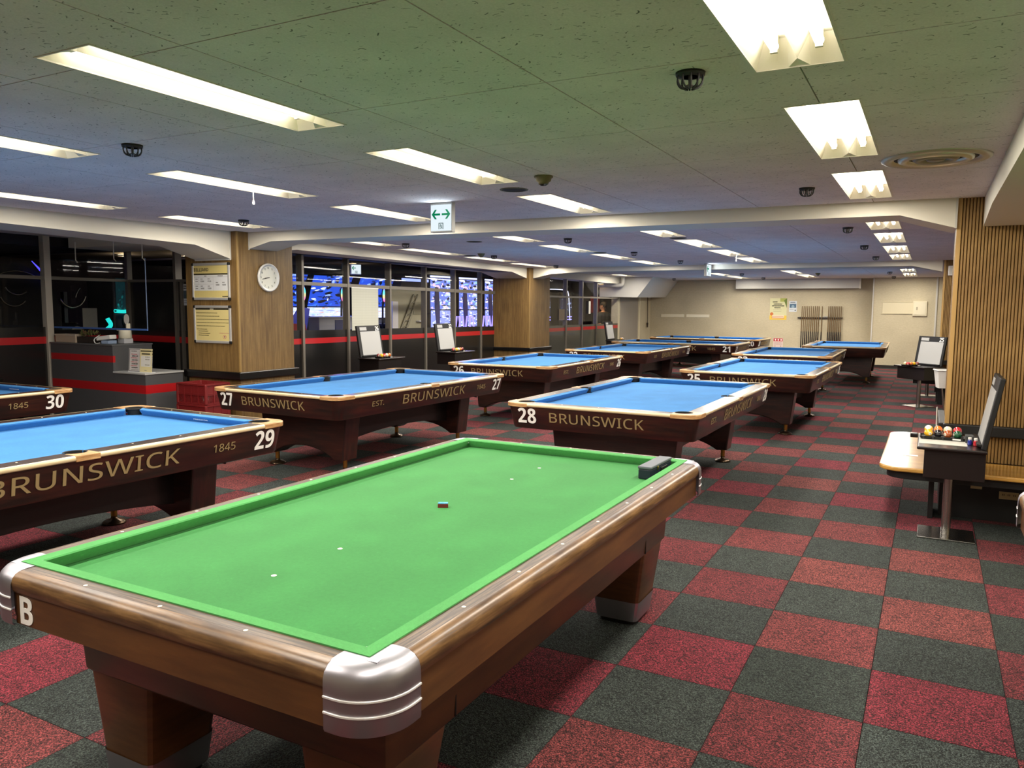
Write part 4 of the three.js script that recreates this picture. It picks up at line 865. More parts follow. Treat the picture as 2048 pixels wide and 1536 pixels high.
// exit signs
function exitSign(pos, turn, w, h, arrows, label) {
  const t = thing('exit_sign', label, 'exit sign', pos, turn);
  part('housing', [box(w, h, 0.05, 0, -h / 2, 0, 0.004)], std(0xb5b4ae, 0.5), t);
  const f = part('face', [box(w - 0.012, h - 0.03, 0.002, 0, -h / 2 - 0.004, 0.0255)], glow(0xe6f4fb, 0.5), t);
  const g = std(0x04573a, 0.6, { emissive: 0x0a9a66, emissiveIntensity: 0.32 });
  const arrow = s => { const S = poly([[0.008, 0.008], [0.062, 0.008], [0.040, 0.037], [0.058, 0.037], [0.088, 0], [0.058, -0.037], [0.040, -0.037], [0.062, -0.008], [0.008, -0.008]]); return extr(S, 0.001).scale(s * w / 0.205, w / 0.205, 1).translate(0, -h * 0.40, 0.0266); };
  part('arrow', arrows.map(arrow), g, t);
  const door = new THREE.Shape([[-0.022, -0.025], [0.022, -0.025], [0.022, 0.025], [-0.022, 0.025]].map(p => new THREE.Vector2(...p)));
  door.holes.push(new THREE.Path([[-0.016, -0.025], [-0.016, 0.019], [0.016, 0.019], [0.016, -0.025]].map(p => new THREE.Vector2(...p))));
  const man = [tubeBetween([-0.003, 0.004, 0], [0.002, -0.008, 0], 0.004, 6), tubeBetween([0.002, -0.008, 0], [0.009, -0.013, 0], 0.003, 6), tubeBetween([0.009, -0.013, 0], [0.008, -0.022, 0], 0.0025, 6), tubeBetween([0.002, -0.008, 0], [-0.006, -0.022, 0], 0.003, 6), tubeBetween([-0.003, 0.004, 0], [0.008, 0.0, 0], 0.0025, 6), tubeBetween([-0.003, 0.004, 0], [-0.012, -0.002, 0], 0.0025, 6), new THREE.SphereGeometry(0.0045, 8, 6).translate(-0.002, 0.012, 0)];
  part('running_figure', [extr(door, 0.001), ...man.map(m => m.scale(1, 1, 0.15))].map(q => norm(q).translate(0, -h * 0.79, 0.0266)), std(0x073a34, 0.6, { emissive: 0x0a5a4a, emissiveIntensity: 0.15 }), t);
  const a = new THREE.RectAreaLight(0xdcefff, 4, w, h); a.position.set(pos[0] + Math.sin(turn) * 0.04, pos[1] - h / 2, pos[2] + Math.cos(turn) * 0.04); a.rotation.y = turn + Math.PI; a.name = numbered('sign_light'); scene.add(a);
  return t;
}
exitSign([-2.835, H, -2.66], 0.0, 0.205, 0.235, [1, -1], 'lit white exit sign with two green arrows hanging before the beam');
exitSign([-3.13, H, -12.2], Math.PI / 2, 0.34, 0.235, [-1], 'small lit exit sign seen nearly side-on in the far bay');

// ---------------------------------------------------------------- on the oak column
{
  const t = thing('wall_clock', 'round white wall clock on the oak column reading about quarter to nine', 'clock', [-6.26, 1.897, -4.125], Math.PI / 2);
  part('case', [lathe([[0, 0.003], [0.10, 0.004], [0.14, 0.018], [0.15, 0.034], [0.158, 0.036], [0.165, 0.028], [0.166, 0.0], [0, 0]].map(([a, b]) => [a, b]), 40).rotateX(Math.PI / 2)], std(0xd9d8d3, 0.35), t);
  part('dial', [new THREE.CylinderGeometry(0.14, 0.14, 0.003, 40).rotateX(Math.PI / 2).translate(0, 0, 0.014)], std(0xe6e3d2, 0.6), t);
  const nums = []; for (let k = 1; k <= 12; k++) { const a = k * Math.PI / 6; nums.push(letters(String(k), 0.022, k > 9 ? 0.026 : 0.014, fontR, 0.001).translate(0.112 * Math.sin(a), 0.112 * Math.cos(a), 0.0155)); }
  part('numerals', nums, std(0x2c2a26, 0.7), t);
  const hand = (ang, L, w) => box(w, L, 0.0015, 0, L / 2 - 0.015, 0, 0.0005).rotateZ(-ang).translate(0, 0, 0.02);
  part('hour_hand', [hand((8 + 43 / 60) * Math.PI / 6, 0.075, 0.008)], M.black, t);
  part('minute_hand', [hand(43 * Math.PI / 30, 0.115, 0.006)], M.black, t);
}
function noticeBoard(x, y, w, h, tex, label, name = 'notice_board') {
  const t = thing(name, label, 'notice board', [x, y, -3.68]);
  part('sheet', [box(w - 0.05, h - 0.05, 0.004, 0, 0, 0.012)], std(0xffffff, 0.5, { map: planar(tex, w - 0.05, h - 0.05) }), t);
  const f = 0.03;
  for (const [a, b, c, d] of [[w - 2 * f + 0.012, f, 0, h / 2 - f / 2], [w - 2 * f + 0.012, f, 0, -h / 2 + f / 2], [f, h - 2 * f + 0.012, -w / 2 + f / 2, 0], [f, h - 2 * f + 0.012, w / 2 - f / 2, 0]]) part('frame_rail', [box(a, b, 0.02, c, d, 0.011, 0.006)], std(0xcfcdc8, 0.35, { metalness: 0.5 }), t);
  for (const sx of [-1, 1]) for (const sy of [-1, 1]) part('corner_cap', [box(f + 0.004, f + 0.004, 0.024, sx * (w / 2 - f / 2), sy * (h / 2 - f / 2), 0.012, 0.008)], M.black, t);
  return t;
}
function planar(tex, w, h) { const t = tex; t.wrapS = t.wrapT = THREE.ClampToEdgeWrapping; t.repeat.set(1 / w, 1 / h); t.offset.set(0.5, 0.5); return t; }
const bars = (c, x, y, w, h, seed, gap = 3) => { _s = seed; let p = x; while (p < x + w) { const q = Math.min(rr(4, 14), x + w - p); c.fillRect(p, y + rr(-0.5, 0.5), q, h); p += q + rr(1, gap); } };
const boardA = canvasTex(512, 360, (c, w, h) => {
  c.fillStyle = '#d9c67e'; c.fillRect(0, 0, w, h);
  c.fillStyle = '#1a1712'; c.font = 'bold 50px sans-serif'; c.textBaseline = 'middle'; c.fillText('BILLIARD', 4, 50);
  c.fillRect(0, 92, w, 14); c.fillStyle = '#dcdcda'; c.fillRect(6, 108, w - 12, 172);
  c.strokeStyle = '#a8a6a0'; c.lineWidth = 2; for (const x of [78, 292]) { c.beginPath(); c.moveTo(x, 130); c.lineTo(x, 278); c.stroke(); }
  for (const [a, b, y] of [[6, 506, 130], [6, 292, 208]]) { c.beginPath(); c.moveTo(a, y); c.lineTo(b, y); c.stroke(); }
  c.fillStyle = '#57534a'; bars(c, 160, 115, 34, 9, 3); bars(c, 360, 115, 74, 9, 4);
  for (const y of [148, 174, 226, 252]) bars(c, 28, y, 34, 8, y);
  c.font = 'bold 24px sans-serif'; for (const [s, x, y] of [['¥300', 104, 178], ['¥150', 210, 178], ['¥400', 104, 256], ['¥200', 210, 256], ['¥400', 330, 218], ['¥200', 424, 218]]) { c.fillStyle = '#57534a'; bars(c, x, y - 30, 34, 7, x + y); c.fillStyle = '#3c3932'; c.fillText(s, x, y); }
  c.fillStyle = '#2a261e'; bars(c, 420, 338, 84, 13, 9, 2);
});
const boardB = canvasTex(512, 440, (c, w, h) => {
  c.fillStyle = '#dbc987'; c.fillRect(0, 0, w, h); c.fillStyle = '#14120f'; c.fillRect(0, 8, w, 20); c.fillStyle = '#cfcabb'; bars(c, 226, 14, 56, 9, 2, 2);
  c.fillStyle = '#5a4f2c';
  [[66, 320], [108, 350], [152, 488], [194, 486], [238, 430], [282, 160], [308, 150], [336, 180], [362, 160]].forEach(([y, L], i) => bars(c, i > 5 ? 40 : 16, y, L, 8, i + 20, 2.5));
  c.fillStyle = '#b86a62'; bars(c, 360, 330, 140, 6, 40); c.strokeStyle = '#c05a56'; c.lineWidth = 4; c.beginPath(); c.arc(436, 382, 24, 0, 7); c.stroke(); c.fillStyle = '#8a3c66'; c.fillRect(426, 372, 20, 16);
});
noticeBoard(-6.684, 1.842, 0.62, 0.425, boardA, 'framed price board headed BILLIARD, upper one on the oak column');
noticeBoard(-6.68, 1.350, 0.61, 0.435, boardB, 'framed yellow rules board, lower one on the oak column');

// ---------------------------------------------------------------- reception counter
{
  const t = thing('reception_counter', 'dark grey reception counter with two red stripes under the hanging screen', 'counter', [0, 0, 0]);
  const X0 = -8.88, X1 = -7.69, X2 = -7.13, zf = -3.1, zb = -3.62;
  part('body', [boxB(X0, X1, 0, 1.09, zb, zf - 0.03)], M.panelGrey, t);
  part('worktop', [boxB(X0 - 0.01, X1 + 0.005, 1.09, 1.108, zb - 0.01, zf + 0.008, 0.004)], std(0x5a5b5c, 0.4), t);
  for (const [y0, y1, m, n] of [[0.978, 1.09, M.panelGrey, 'panel'], [0.90, 0.978, M.stripe, 'red_stripe'], [0.662, 0.90, M.panelGrey, 'panel'], [0.565, 0.662, M.stripe, 'red_stripe'], [0.03, 0.565, M.panelGrey, 'panel']]) part(n, [boxB(X0, X1, y0, y1, zf - 0.03, zf)], m, t);
  const st = thing('counter_step', 'lower counter step with a pale top and one red stripe', 'counter', [0, 0, 0]);
  part('body', [boxB(X1 + 0.002, X2 - 0.02, 0, 0.78, zb + 0.02, zf - 0.03)], M.panelGrey, st);
  part('worktop', [boxB(X1 + 0.002, X2 + 0.012, 0.78, 0.80, zb + 0.01, zf + 0.012, 0.004)], std(0xb0b0ad, 0.4), st);
  for (const [y0, y1, m, n] of [[0.662, 0.78, M.panelGrey, 'panel'], [0.565, 0.662, M.stripe, 'red_stripe'], [0.03, 0.565, M.panelGrey, 'panel']]) { part(n, [boxB(X1 + 0.002, X2, y0, y1, zf - 0.03, zf)], m, st); part(n, [boxB(X2 - 0.02, X2, y0, y1, zb + 0.02, zf - 0.03)], m, st); }
  const g = thing('hanging_screen', 'clear acrylic screen with a blue lower edge hung over the counter', 'screen', [0, 0, 0]);
  part('sheet', [boxB(-8.78, -7.06, 1.30, 2.085, -3.104, -3.099)], M.glass, g);
  part('edge_strip', [boxB(-8.78, -7.06, 1.282, 1.302, -3.107, -3.096)], std(0x4668a8, 0.3), g);
  part('side_edge', [boxB(-7.064, -7.058, 1.30, 2.085, -3.106, -3.097)], std(0x5a6a86, 0.3), g);
  for (const x of [-8.3, -7.595, -7.10]) { const w = part('hanger', [tubeBetween([x, 2.08, -3.10], [x, 2.30, -3.10], 0.006, 8), tubeBetween([x, 2.09, -3.10], [x + 0.05, 2.06, -3.09], 0.005, 6)], std(0xcac6b8, 0.4), g); }
  // small things on the counter
  const bx = thing('beige_box', 'long beige card box at the post end of the counter', 'box', [-8.66, 1.108, -3.22]);
  part('body', [box(0.40, 0.085, 0.14, 0, 0.0425, 0, 0.004)], std(0xb9a590, 0.7), bx); part('lid', [box(0.41, 0.02, 0.15, 0, 0.09, 0, 0.004)], std(0xc2b09c, 0.7), bx);
  const pl = thing('plant_box', 'low planter of leafy green and reddish foliage on the counter', 'planter', [-8.29, 1.108, -3.23]);
  part('trough', [box(0.36, 0.075, 0.12, 0, 0.0375, 0, 0.004)], std(0x2c241e, 0.7), pl);
  _s = 4242;
  const leaf = () => { const g = new THREE.SphereGeometry(1, 6, 4).scale(0.034, 0.004, 0.010); return g; };
  const gm = [std(0x55602e, 0.7), std(0x6d6a3a, 0.7), std(0x6b3a30, 0.7)];
  for (let k = 0; k < 46; k++) { const l = leaf().translate(0.03, 0, 0).rotateZ(rr(0.1, 1.3)).rotateY(rr(0, 6.28)).translate(rr(-0.15, 0.15), 0.07 + rr(0, 0.05), rr(-0.04, 0.04)); part('leaf', [l], gm[Math.floor(rnd() * 2.6)], pl); }
  const cr = thing('card_reader', 'white card terminal with a coiled cable on the counter', 'card reader', [-7.93, 1.109, -3.2], 0.15);
  part('body', [box(0.22, 0.05, 0.10, 0, 0.07, 0, 0.012).rotateZ(0.12)], M.white, cr); part('dock', [box(0.12, 0.04, 0.12, 0.04, 0.02, 0.01, 0.008)], std(0x8ea0bb, 0.5), cr); part('cable', [tubePath([[-0.05, 0.10, 0.06], [-0.10, 0.05, 0.09], [-0.07, 0.008, 0.10], [0.0, 0.012, 0.10]], 0.005, 16, 6)], M.white, cr);
  const pb = thing('pump_bottle', 'white sanitizer pot with a spout and oval mirror lid on the counter', 'bottle', [-7.86, 1.108, -3.39]);
  part('base', [box(0.13, 0.06, 0.12, 0, 0.03, 0, 0.01)], std(0xb9b9bc, 0.4), pb);
  part('body', [lathe([[0, 0.06], [0.075, 0.06], [0.068, 0.16], [0.055, 0.175], [0, 0.176]], 24)], std(0xe3ddc6, 0.45), pb);
  part('spout', [tubePath([[-0.05, 0.165, 0], [-0.11, 0.158, 0.0], [-0.14, 0.16, 0]], 0.014, 10, 10)], std(0xe3ddc6, 0.45), pb);
  part('handle', [box(0.025, 0.08, 0.05, 0.06, 0.20, 0, 0.008)], std(0xe3ddc6, 0.45), pb);
  part('mirror_lid', [new THREE.CylinderGeometry(0.06, 0.06, 0.012, 24).rotateX(Math.PI / 2).scale(0.55, 1, 1).rotateY(0.2).translate(0.035, 0.29, 0)], std(0xd8d4cc, 0.3), pb);
  const cardA = canvasTex(128, 200, (c, w, h) => { c.fillStyle = '#cfcac6'; c.fillRect(0, 0, w, h); c.strokeStyle = '#3b3540'; c.lineWidth = 4; c.strokeRect(7, 7, w - 14, h - 14); c.fillStyle = '#2b2722'; bars(c, 22, 20, 60, 6, 3); c.fillStyle = '#b04a50'; for (const y of [46, 78, 112, 144]) bars(c, 22, y, 66, 6, y); c.fillStyle = '#4a4642'; for (const y of [60, 94, 126, 158]) bars(c, 30, y, 64, 10, y + 1); bars(c, 22, 180, 80, 4, 7); });
  const cardB = canvasTex(128, 200, (c, w, h) => { c.fillStyle = '#dccf9c'; c.fillRect(0, 0, w, h); c.fillStyle = '#1d1a14'; c.fillRect(6, 14, w - 12, 9); c.fillRect(18, 38, w - 38, 9); c.fillStyle = '#dcdad2'; c.fillRect(12, 58, w - 24, 92); c.fillStyle = '#8d8878'; for (const y of [66, 86, 132]) bars(c, 56, y, 48, 6, y); bars(c, 50, 180, 26, 5, 8); });
  for (const [x, tex, w, label] of [[-7.405, cardA, 0.185, 'white upright menu card with red lines on the counter step'], [-7.215, cardB, 0.18, 'cream upright menu card with black bars on the counter step']]) {
    const m = thing('menu_stand', label, 'menu card', [x, 0.80, -3.17], 0.12);
    part('card', [box(w, 0.27, 0.006, 0, 0.135, 0, 0.001).rotateX(-0.08)], std(0xffffff, 0.5, { map: planar2(tex, w, 0.27) }), m);
    part('foot', [box(w, 0.006, 0.07, 0, 0.003, -0.02, 0.001)], std(0xd8d8d8, 0.3), m);
  }
  function planar2(tex, w, h) { const t = planar(tex, w, h); t.offset.set(0.5, 0); return t; }
  // notice stuck on the dark wall, half hidden by the column
  single('wall_notice', [box(0.15, 0.27, 0.003, -7.80, 1.70, -4.243)], std(0xffffff, 0.6, { map: (() => { const t = canvasTex(96, 160, (c, w, h) => { c.fillStyle = '#c9ccd0'; c.fillRect(0, 0, w, h); c.fillStyle = '#24272c'; bars(c, 12, 10, 60, 8, 1); bars(c, 12, 26, 50, 8, 2); c.fillStyle = '#4a5a66'; c.fillRect(10, 48, 70, 60); c.fillStyle = '#3c5a3a'; c.beginPath(); c.arc(60, 90, 22, 0, 7); c.fill(); c.fillStyle = '#7a7f86'; bars(c, 12, 122, 60, 5, 3); bars(c, 12, 138, 60, 5, 4); }); t.repeat.set(1 / 0.15, 1 / 0.27); t.offset.set(7.875 / 0.15, -1.565 / 0.27); t.wrapS = t.wrapT = THREE.RepeatWrapping; return t; })() }), 'white notice with a picture on the dark wall beside the oak column', 'notice');
}
// ---------------------------------------------------------------- red crates
{
  const redM = std(0x74191a, 0.5), mk = () => {
    const t = new THREE.Group(), W = 0.47, D = 0.34, h = 0.235, th = 0.012;
    part('floor', [box(W - 0.03, 0.012, D - 0.03, 0, 0.012, 0)], redM, t);
    // walls: upper plain panel, lower lattice
    const wall = (L, rot, off) => {
      const g = [box(L, 0.115, th, 0, h - 0.0575 - 0.006, off), box(L, 0.02, th, 0, 0.012, off)];
      for (const y of [h - 0.125, 0.125]) g.push(box(L, 0.008, th + 0.008, 0, y, off));
      const n = Math.round(L / 0.11); for (let k = 0; k <= n; k++) g.push(box(0.014, h - 0.02, th + 0.01, -L / 2 + k * L / n, h / 2, off));
      const lat = []; for (let k = 0; k < L / 0.018; k++) { const x = -L / 2 + k * 0.018, dx = 0.08; for (const s of [1, -1]) { const a = x, b = x + s * dx; if (b < -L / 2 || b > L / 2) continue; lat.push(box(0.0065, Math.hypot(0.09, dx), th * 0.4, 0, 0, 0).rotateZ(-s * Math.atan2(dx, 0.09)).translate((a + b) / 2, 0.066, off)); } }
      part('wall', [...g].map(q => q.rotateY(rot)), redM, t); part('lattice', lat.map(q => q.rotateY(rot)), redM, t).userData.kind = 'stuff';
    };
    for (const r of [0, Math.PI]) wall(W - 0.02, r, D / 2 - 0.01); for (const r of [Math.PI / 2, -Math.PI / 2]) wall(D - 0.02, r, W / 2 - 0.01);
    for (const a of [-1, 1]) for (const b of [-1, 1]) part('corner_post', [box(0.034, h - 0.01, 0.034, a * (W / 2 - 0.012), h / 2, b * (D / 2 - 0.012), 0.01)], redM, t);
    part('rim', [skin([ringRR(W / 2 - 0.004, D / 2 - 0.004, 0.02, h - 0.022, 3), ringRR(W / 2 + 0.006, D / 2 + 0.006, 0.022, h - 0.018, 3), ringRR(W / 2 + 0.006, D / 2 + 0.006, 0.022, h, 3), ringRR(W / 2 - 0.012, D / 2 - 0.012, 0.016, h, 3), ringRR(W / 2 - 0.012, D / 2 - 0.012, 0.016, h - 0.03, 3)], true, false, 0.4)], redM, t);
    return t;
  };
  const p = mk(); p.name = numbered('red_crate'); scene.add(p); p.position.set(-6.56, 0.469, -3.41); tag(p, 'red plastic crate on top of the stack by the oak column', 'crate', 'stacked red crates');
  dup(p, [-6.565, 0.2345, -3.41], 0, 'red plastic crate second in the stack, mostly hidden by table 29'); dup(p, [-6.56, 0, -3.41], 0, 'red plastic crate at the bottom of the stack, hidden behind table 29');
}
single('lattice_light_block', [box(0.40, 0.12, 0.27, -6.56, 0.469 + 0.082, -3.41, 0.03)], std(0xd8d4cc, 0.9), 'added pale block imitating light through the topmost red crate lattice', 'filler');  // added pale block; its white imitates light through the crate lattice
// ---------------------------------------------------------------- far wall
{
  const zf = -20.9;
  const onWall = (name, label, cat, x0, x1, y0, y1, draw, px = 160) => {
    const w = x1 - x0, h = y1 - y0, t = planar(canvasTex(px, Math.round(px * h / w), draw), w, h);
    const m = single(name, [box(w, h, 0.004)], std(0xffffff, 0.7, { map: t }), label, cat); m.position.set((x0 + x1) / 2, (y0 + y1) / 2, zf + 0.0025); return m;
  };
  onWall('event_poster', 'tall yellow and green notice poster on the far wall', 'poster', -3.50, -3.03, 1.24, 1.86, (c, w, h) => {
    c.fillStyle = '#d3cfa2'; c.fillRect(0, 0, w, h); c.fillStyle = '#a7ad55'; c.fillRect(w * 0.6, 0, w * 0.4, h * 0.16); c.fillStyle = '#6d7f3c'; c.beginPath(); c.moveTo(w, 0); c.lineTo(w, h * 0.45); c.lineTo(w * 0.82, h * 0.1); c.fill();
    c.fillStyle = '#2b2a1e'; bars(c, w * 0.16, h * 0.15, w * 0.28, 9, 5, 2); bars(c, w * 0.22, h * 0.25, w * 0.5, 9, 6, 2); bars(c, w * 0.12, h * 0.33, w * 0.72, 10, 7, 2); bars(c, w * 0.26, h * 0.42, w * 0.38, 9, 8, 2);
    c.fillStyle = '#8d8a78'; bars(c, w * 0.2, h * 0.53, w * 0.5, 4, 9); bars(c, w * 0.2, h * 0.6, w * 0.5, 4, 10); c.fillStyle = '#e4c14a'; c.fillRect(0, h * 0.8, w, h * 0.2); c.fillStyle = '#c8703a'; c.beginPath(); c.arc(w * 0.12, h * 0.73, w * 0.1, 0, 7); c.fill();
    c.fillStyle = '#e8d8b8'; c.fillRect(w * 0.15, h * 0.78, w * 0.7, h * 0.16); c.fillStyle = '#b9452f'; c.fillRect(w * 0.12, h * 0.83, w * 0.7, 3); c.fillRect(w * 0.12, h * 0.905, w * 0.75, 5);
  });
  onWall('info_poster', 'small white and blue poster beside the tall yellow one', 'poster', -2.97, -2.76, 1.47, 1.78, (c, w, h) => { c.fillStyle = '#cfd4d6'; c.fillRect(0, 0, w, h); c.fillStyle = '#5b6670'; bars(c, w * 0.15, h * 0.09, w * 0.65, 14, 2); c.fillStyle = '#4d6c84'; c.fillRect(w * 0.08, h * 0.26, w * 0.84, h * 0.36); c.fillStyle = '#8fa9b8'; c.beginPath(); c.arc(w * 0.5, h * 0.5, w * 0.2, 0, 7); c.fill(); c.fillStyle = '#7d858b'; bars(c, w * 0.1, h * 0.75, w * 0.5, 7, 4); c.fillStyle = '#33383c'; c.fillRect(w * 0.75, h * 0.8, w * 0.14, w * 0.14); }, 128);
  onWall('warning_notice', 'small white notice with a red heading low on the far wall', 'notice', -3.37, -3.10, 0.44, 0.71, (c, w, h) => { c.fillStyle = '#dcc6bc'; c.fillRect(0, 0, w, h); c.fillStyle = '#b52430'; c.fillRect(4, 4, w - 8, h * 0.3); c.fillStyle = '#f0e6e0'; for (const x of [0.16, 0.45, 0.74]) c.fillRect(w * x, h * 0.09, w * 0.14, h * 0.18); c.fillStyle = '#a88a84'; for (const y of [0.45, 0.56, 0.67]) bars(c, w * 0.1, h * y, w * 0.8, 5, y * 100); c.fillStyle = '#8c6a4a'; for (const x of [0.2, 0.8]) { c.beginPath(); c.arc(w * x, h * 0.85, 6, 0, 7); c.fill(); } }, 128);
  for (const [x0, x1, l] of [[-6.75, -6.02, 'farther from the posters'], [-5.95, -5.25, 'nearer the posters']]) single('wall_strip', [boxB(x0, x1, 1.28, 1.37, zf + 0.0005, zf + 0.012, 0.003)], std(0xe9e2c9, 0.5), 'blank pale strip fixed on the far wall, ' + l, 'wall strip');
  const r = thing('cue_rack', 'dark wall-mounted cue rack bar on the far wall', 'cue rack', [0, 0, 0]);
  part('bar', [boxB(-2.72, -1.54, 1.29, 1.325, zf + 0.001, zf + 0.06, 0.006)], std(0x1f1512, 0.5), r);
  part('clip', [...Array(24).keys()].map(k => boxB(-2.66 + k * 0.0485, -2.64 + k * 0.0485, 1.325, 1.335, zf + 0.03, zf + 0.06)), std(0x55504c, 0.5), r);
  part('foot_rail', [boxB(-2.72, -1.54, 0.15, 0.19, zf + 0.001, zf + 0.10, 0.006)], std(0x1f1512, 0.5), r);
  part('chalk_shelf', [boxB(-2.02, -1.9, 1.33, 1.36, zf + 0.002, zf + 0.05), boxB(-1.88, -1.86, 1.33, 1.42, zf + 0.01, zf + 0.03)], std(0xa9a49a, 0.5), r);
  const xs = []; for (let k = 0; k < 10; k++) xs.push(-2.60 + k * 0.0495); xs.push(-2.07); for (let k = 0; k < 8; k++) xs.push(-1.90 + k * 0.0475);
  const cue = new THREE.Group();
  part('shaft', [new THREE.CylinderGeometry(0.009, 0.0125, 0.72, 8).translate(0, 1.09, 0)], std(0x6e5530, 0.5), cue);
  part('butt', [new THREE.CylinderGeometry(0.0125, 0.0175, 0.72, 8).translate(0, 0.37, 0)], std(0x170a0c, 0.5), cue);
  part('tip', [new THREE.CylinderGeometry(0.0065, 0.0075, 0.02, 8).translate(0, 1.46, 0)], std(0xd8cfb6, 0.6), cue);
  const word = ['first', 'second', 'third', 'fourth', 'fifth', 'sixth', 'seventh', 'eighth', 'ninth', 'tenth'];
  xs.forEach((x, i) => {
    const o = i ? cue.clone() : cue; o.name = numbered('pool_cue'); scene.add(o); o.position.set(x, 0.19, zf + 0.078);
    tag(o, i === 10 ? 'pool cue standing alone in the middle gap of the rack' : `pool cue in the wall rack, ${word[i < 10 ? i : i - 11]} of the ${i < 10 ? 'ten next to the posters' : 'eight toward the panel wall'}`, 'cue', 'house cues in the wall rack');
  });
  const zr = -20.4;
  const a = thing('wall_hatch', 'wide cream cover plate on the panel wall', 'cover plate', [-0.155, 1.60, zr]);
  part('plate', [box(0.73, 0.30, 0.012, 0, 0, 0.006, 0.003)], std(0xd3c8a8, 0.7), a); part('lip', [box(0.75, 0.012, 0.02, 0, 0.152, 0.01), box(0.75, 0.012, 0.02, 0, -0.152, 0.01)], std(0xbfb594, 0.7), a);
  const e = thing('electric_cabinet', 'cream electric box with a small door on the panel wall', 'electric box', [0.37, 1.59, zr]);
  part('case', [box(0.33, 0.39, 0.05, 0, 0, 0.025, 0.004)], std(0xd6ccae, 0.7), e); part('door', [box(0.27, 0.33, 0.012, 0, 0, 0.053, 0.004)], std(0xdbd2b6, 0.6), e); part('latch', [box(0.03, 0.08, 0.008, -0.07, 0, 0.062, 0.002)], std(0x9b927a, 0.5), e);
  const j = thing('junction_box', 'white junction box high on the far slatted column', 'junction box', [0.93, 2.22, -12.42]);
  part('case', [box(0.15, 0.16, 0.06, 0, 0, 0.03, 0.006)], M.white, j); part('cover', [box(0.12, 0.13, 0.008, 0, 0, 0.062, 0.003)], std(0xd6d3c8, 0.5), j);
}
